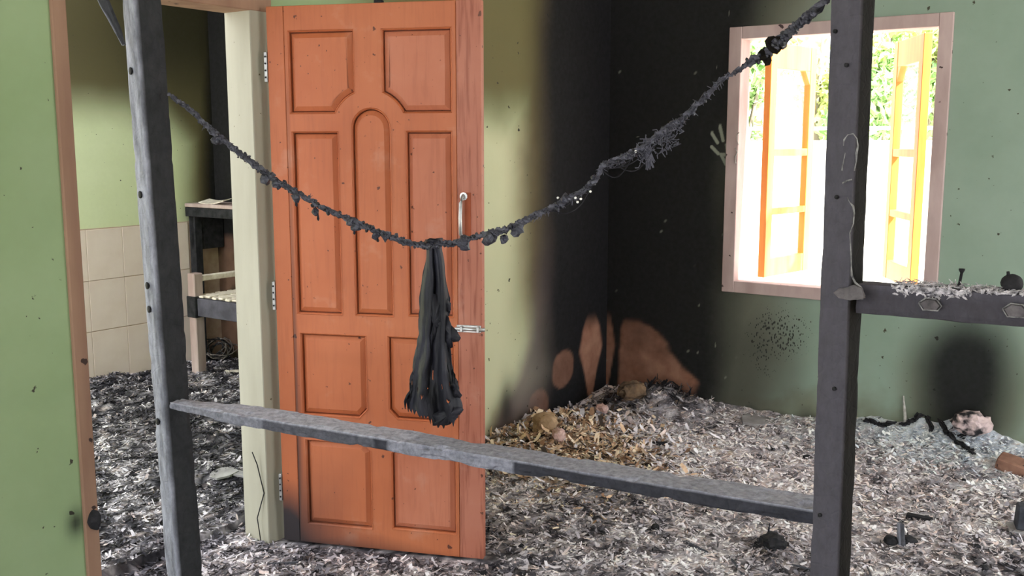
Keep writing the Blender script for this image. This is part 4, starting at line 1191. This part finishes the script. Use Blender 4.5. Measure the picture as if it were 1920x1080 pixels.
sc_ = SIDE0 + B3 * .02 - D3 * .0
shelf = thing('wall_shelf', 'blackened shelf in the sooty corner above the cot', 'shelf', SIDE0 + Vector((0, 0, 0)))
shelf.rotation_euler = (0, 0, math.atan2(B3.y, B3.x))
zsh = on_plane(420, 388, SIDE0 - D3 * .25, D3).z
bm_obj('board', box_bm(.02, .75, -.27, -.003, zsh - .012, zsh + .012, .003), M['pale_wood'], shelf)
bm_obj('fascia', box_bm(.02, .75, -.268, -.24, zsh - .075, zsh - .014, .003), M['lump'], shelf)
for x in (.06, .70): bm_obj('bracket', box_bm(x - .02, x + .02, -.25, -.004, zsh - .30, zsh - .076, .004), M['lump'], shelf)
bm_obj('support_post', box_bm(.03, .09, -.25, -.19, 0, zsh - .076, .004), M['lump'], shelf)
so = thing('wood_scrap', 'pale curled scrap lying on the blackened shelf', 'scrap', SIDE0 + B3 * .26 - D3 * .2 + Vector((0, 0, zsh + .012)))
so.rotation_euler = (0, 0, -.5)
bm = bmesh.new()
gv = [[bm.verts.new((-.11 + .22 * i / 8, -.05 + .1 * j / 3, .004 + .05 * (1 - math.cos((i - 3) / 8 * 1.6)) + .006 * j)) for j in range(4)] for i in range(9)]
for i in range(8):
    for j in range(3): bm.faces.new((gv[i][j], gv[i + 1][j], gv[i + 1][j + 1], gv[i][j + 1]))
o = bm_obj('curled_piece', bm, M['weave'], so); o.modifiers.new('thick', 'SOLIDIFY').thickness = .006
# tangle of wire under the cot
wc = at_z(418, 668, .05); wc.z = Hs(wc)
coil = thing('wire_tangle', 'tangled coil of burnt wire on the ash under the cot', 'wire', wc)
rr = random.Random(17)
for i in range(11):
    r = rr.uniform(.05, .12); tx, ty = rr.uniform(.2, 1.1), rr.uniform(-.7, .7); cx, cy = rr.uniform(-.05, .05), rr.uniform(-.04, .04)
    pts = []
    for q in range(25):
        a = q / 24 * rr.choice((5.2, 6.1)) + i; p = Vector((math.cos(a) * r, math.sin(a) * r * .8, 0))
        p = Matrix.Rotation(tx, 3, 'X') @ (Matrix.Rotation(ty, 3, 'Y') @ p); pts.append(p + Vector((cx, cy, .085 + rr.uniform(-.004, .004))))
    mz = min(p.z for p in pts)
    if mz < .006: pts = [p + Vector((0, 0, .006 - mz)) for p in pts]
    tube(pts, .0035, 5, 'wire_loop', M['wire'] if i % 3 else M['lump'], coil)
# thin wire by the right jamb
jw = W0 + D3 * (jr0 - .012) - N3 * (-.02)
tw = thing('thin_wire', 'thin dark wire standing against the foot of the cream jamb', 'wire', (jw.x, jw.y, 0))
tube([Vector((.0, .0, .003)), Vector((-.012, .004, .10)), Vector((.018, .0, .20)), Vector((-.004, .003, .31)), Vector((-.02, .0, .36))], .0022, 5, 'strand', M['lump'], tw)

# ------------------------------------------------------------------ countable rubble
def plate(name, outline, thick, mat, u, v, z, label, cat, tilt=(0, 0), yaw=0.0, scale=1.0, group=None, sub=True):
    p = ground(u, v); p.z += .003
    bm = bmesh.new(); n = len(outline); rr = random.Random(int(u))
    lo = [bm.verts.new((x * scale, y * scale, 0)) for x, y in outline]
    hi = [bm.verts.new((x * scale * .97, y * scale * .97, thick * rr.uniform(.8, 1.15))) for x, y in outline]
    bm.faces.new(lo[::-1]); bm.faces.new(hi)
    for i in range(n): bm.faces.new((lo[i], lo[(i + 1) % n], hi[(i + 1) % n], hi[i]))
    o = bm_obj(name, bm, mat); o.location = p; o.rotation_euler = (tilt[0], tilt[1], yaw)
    return tag(o, label, cat, group)
IRR = [(-.10, -.03), (-.05, -.07), (.04, -.06), (.11, -.02), (.09, .04), (.01, .07), (-.07, .05)]
plate('cement_sheet', IRR, .014, M['slab'], 1425, 790, .07, 'flat grey sheet fragment lying on ash below the window', 'sheet', (.10, .02), .2, 1.15)
plate('cement_sheet', IRR, .010, M['slab'], 418, 890, .03, 'pale grey sheet fragment on dark ash in the doorway', 'sheet', (.20, -.05), .4, .62)
plate('cement_sheet', [(-.1, -.03), (.1, -.05), (.11, .02), (-.08, .05)], .010, M['slab'], 458, 893, .03, 'grey sheet fragment beside the cream jamb', 'sheet', (.15, .1), -.1, .50)
plate('tile_shard', [(-.1, -.03), (.09, -.035), (.1, .03), (-.09, .035)], .012, M['weave'], 442, 699, .05, 'whitish broken slab lying in front of the cot', 'tile', (.08, .0), .25, .75)
plate('char_board', [(-.12, -.02), (.1, -.03), (.13, .01), (-.1, .035)], .012, M['tan'], 1290, 925, .04, 'thin tan strip on the ash under the long plank', 'strip', (.15, .1), -.25, .34)
plate('char_board', [(-.12, -.02), (.1, -.03), (.13, .01), (-.1, .035)], .016, M['slab'], 1408, 958, .04, 'flat grey chip on ash below the right end of the long plank', 'strip', (.22, 0), -.1, .42)
plate('char_board', [(-.12, -.02), (.1, -.03), (.13, .01), (-.1, .035)], .016, M['lump'], 1722, 975, .04, 'flat black chip on pale ash right of the dark post', 'strip', (.15, .05), -.25, .42)
plate('char_board', [(-.12, -.02), (.1, -.03), (.13, .01), (-.1, .035)], .014, M['lump'], 1235, 835, .05, 'small black splinter on pale ash right of the tan heap', 'strip', (.1, .0), .05, .34)
def stone(name, u, v, z, size, mat, label, cat, seed, rough=.3, rot=0., sub=3, sink=.25):
    p = ground(u, v + size[2] * .55 * FPX / 5.0); p.z += size[2] * (1 - sink)
    return tag(rock(name, p, size, mat, seed, rough, sub, rot, None, .15), label, cat)
stone('plaster_lump', 1022, 797, .1, (.062, .06, .052), M['stone'], 'tan lump of plaster on top of the corner heap', 'lump', 3, .28, .5)
stone('plaster_lump', 1048, 818, .1, (.036, .035, .032), M['pinkstone'], 'sooty mottled lump just right of the tan plaster lump', 'lump', 6, .35, .2)
stone('plaster_lump', 1128, 768, .1, (.040, .032, .024), M['pinkstone'], 'small pinkish lump at the back of the corner heap', 'lump', 8, .4, 1.2)
stone('plaster_lump', 1185, 735, .1, (.08, .055, .055), M['stone_dark'], 'brownish rounded lump against the bare plaster patch', 'lump', 11, .35, .3)
stone('plaster_lump', 1820, 797, .12, (.085, .06, .055), M['mottled'], 'pinkish white lump on top of the white ash heap', 'lump', 14, .35, -.5)
stone('melted_cup', 1450, 1020, .03, (.045, .04, .03), M['lump'], 'black melted lump with a spike on ash left of the dark post', 'lump', 17, .45, .2)
sp_ = ground(1441, 1022)
w_ = thing('spike', 'thin dark spike sticking up from the black melted lump', 'spike', sp_)
tube([(0, 0, .0), (-.002, 0, .05), (.001, 0, .085)], [.006, .004, .0015], 6, 'needle', M['char_fine'], w_)
p = ground(1690, 1022)
st_ = thing('charred_stub', 'pale-faced charred stub standing upright in the ash at lower right', 'stub', p)
char_beam('stub', Vector((0, 0, 0)), Vector((-.008, 0, .085)), .030, .024, (1, 0, 0), M['char'], 12, .004, 88, lambda f, x, y: .8 if y < -.9 else .2, st_, lambda f: (1 - .3 * f, 1 - .3 * f))
rock('base_lump', (.03, .012, .012), (.035, .025, .02), M['lump'], 91, .4, 2, 0, st_)
rock('base_lump', (-.035, .01, .012), (.03, .02, .022), M['lump'], 92, .4, 2, 0, st_)
# brick near the right edge
p = ground(1902, 884); p.z += .026
bm = box_bm(-.070, .070, -.040, .040, -.030, .030, .006)
bmesh.ops.subdivide_edges(bm, edges=bm.edges[:], cuts=2, use_grid_fill=True)
for v in bm.verts: v.co += v.normal * .004 * float(vnoise(v.co.x * 40, v.co.y * 40, v.co.z * 40, 5))
bk = bm_obj('brick', bm, M['brick']); bk.location = p; bk.rotation_euler = (.22, .18, -.75)
tag(bk, 'reddish brick lying at the foot of the white ash heap', 'brick')
# dark block on a plate at the right edge
p = ground(1926, 996)
bl = thing('dark_block', 'dark block with a flat foot cut by the right edge of the picture', 'block', p)
bl.rotation_euler = (0, 0, -.35)
bm = box_bm(-.045, .06, -.04, .04, .012, .105, .006)
for v in bm.verts:
    if v.co.z > .05: v.co.x *= .9; v.co.y *= .85
bm_obj('body', bm, M['darkblock'], bl)
bm_obj('foot', box_bm(-.07, .08, -.055, .055, -.004, .012, .003), M['slab'], bl)
# splinter leaning at the window wall
q = on_plane(1699, 790, CORNER - D3 * .02, D3); q2 = on_plane(1694, 742, CORNER - D3 * .005, D3); q.z = .08
ls = thing('pale_splinter', 'pale splinter leaning on the green wall left of the black burn', 'splinter', q)
tube([Vector((0, 0, 0)), (q2 - q) * .5 + Vector((.004, 0, 0)), q2 - q], [.010, .008, .004], 6, 'sliver', M['drip'], ls, .3)

# charred sticks and coal lumps: look-alikes, each its own object
src = None
rr = random.Random(31)
spots = []
tries = 0
while len(spots) < 34 and tries < 4000:
    tries += 1
    u = rr.uniform(200, 1910); v = rr.uniform(790, 1070); q = at_z(u, v, .03)
    i_, _, _ = inside(np.array([q.x]), np.array([q.y]), .08)
    du = (q - HINGE).dot(DOORDIR); dv = (q - HINGE).dot(Vector((-DOORDIR.y, DOORDIR.x, 0)))
    if not i_[0] or (-.12 < du < DW + .1 and -.1 < dv < .15) : continue
    dwl = -(q - W0).dot(N3)
    if abs(dwl + .06) < .12: continue
    if (Vector((q.x, q.y, 0)) - Vector((pl0.x, pl0.y, 0))).length < .15: continue
    if any((q - s).length < .17 for s in spots): continue
    spots.append(q)
def px_of(q):
    d = q - EYE; cz = d.y * math.cos(PITCH) - d.z * math.sin(PITCH); return 960 + FPX * d.x / cz
def zone_of(q):
    u = px_of(q)
    if -(q - W0).dot(N3) < 0: return 'inside the doorway'
    if u < 530: return 'between left post and door'
    if u < 1530: return 'between door and dark post'
    return 'right of the dark post'
ORD = ['first', 'second', 'third', 'fourth', 'fifth', 'sixth', 'seventh', 'eighth', 'ninth', 'tenth', 'eleventh', 'twelfth', 'thirteenth', 'fourteenth', 'fifteenth']
protos = {}; counts = {}
for i, q in sorted(enumerate(spots), key=lambda t: px_of(t[1])):
    kind = ('stick', 'coal')[i % 2]
    if kind not in protos:
        if kind == 'stick': o = char_beam('charred_stick', Vector((-.06, 0, 0)), Vector((.06, .008, .004)), .011, .009, (0, 0, 1), M['char'], 14, .0025, 61, lambda f, x, y: .25, None, lambda f: (1 - .5 * f, 1 - .4 * f), chips=.003)
        else: o = rock('coal_lump', (0, 0, 0), (.019, .015, .011), M['lump'], 63, .4, 2)
        protos[kind] = o
    else:
        o = protos[kind].copy(); col.objects.link(o)
    s = rr.uniform(.5, 1.1); o.scale = (s, s, s)
    o.location = (q.x, q.y, Hs(q) + .007 * s); o.rotation_euler = (0, 0, rr.uniform(0, 6.28))
    z = zone_of(q); c_ = counts.get((kind, z), 0); counts[(kind, z)] = c_ + 1
    nm = {'stick': 'charred stick', 'coal': 'black coal lump'}[kind]
    tag(o, '%s %s, %s from the left' % (nm, z, ORD[c_]), kind if kind == 'stick' else 'lump', {'stick': 'loose charred sticks on the ash', 'coal': 'loose coal lumps on the ash'}[kind])

for i, (pts, nm) in enumerate((([(1752, 792), (1772, 806), (1782, 822), (1806, 842), (1828, 856)], 'black burnt strip running down the middle of the white ash heap'),
                               ([(1690, 800), (1712, 806), (1736, 798), (1750, 800)], 'black burnt strip along the top left of the white ash heap'),
                               ([(1800, 800), (1830, 806), (1858, 800), (1880, 812)], 'black burnt strip curled round the pinkish lump'),
                               ([(1622, 792), (1650, 802), (1680, 796)], 'black burnt strip at the left end of the white ash heap'))):
    g = [ground(*p) for p in pts]; w_ = g[0].copy()
    st = thing('burnt_strip', nm, 'strip', w_)
    dense = []
    for a, b in zip(g[:-1], g[1:]):
        for q in range(6): dense.append(a.lerp(b, q / 6))
    for k_ in range(5):
        rr = random.Random(i * 10 + k_)
        tube([Vector((p.x + rr.uniform(-.012, .012), p.y + rr.uniform(-.012, .012), Hs(p) + rr.uniform(.004, .022))) - w_ for p in dense], [rr.uniform(.003, .007) for _ in dense], 5, 'fibre', M['lump'], st, .3)
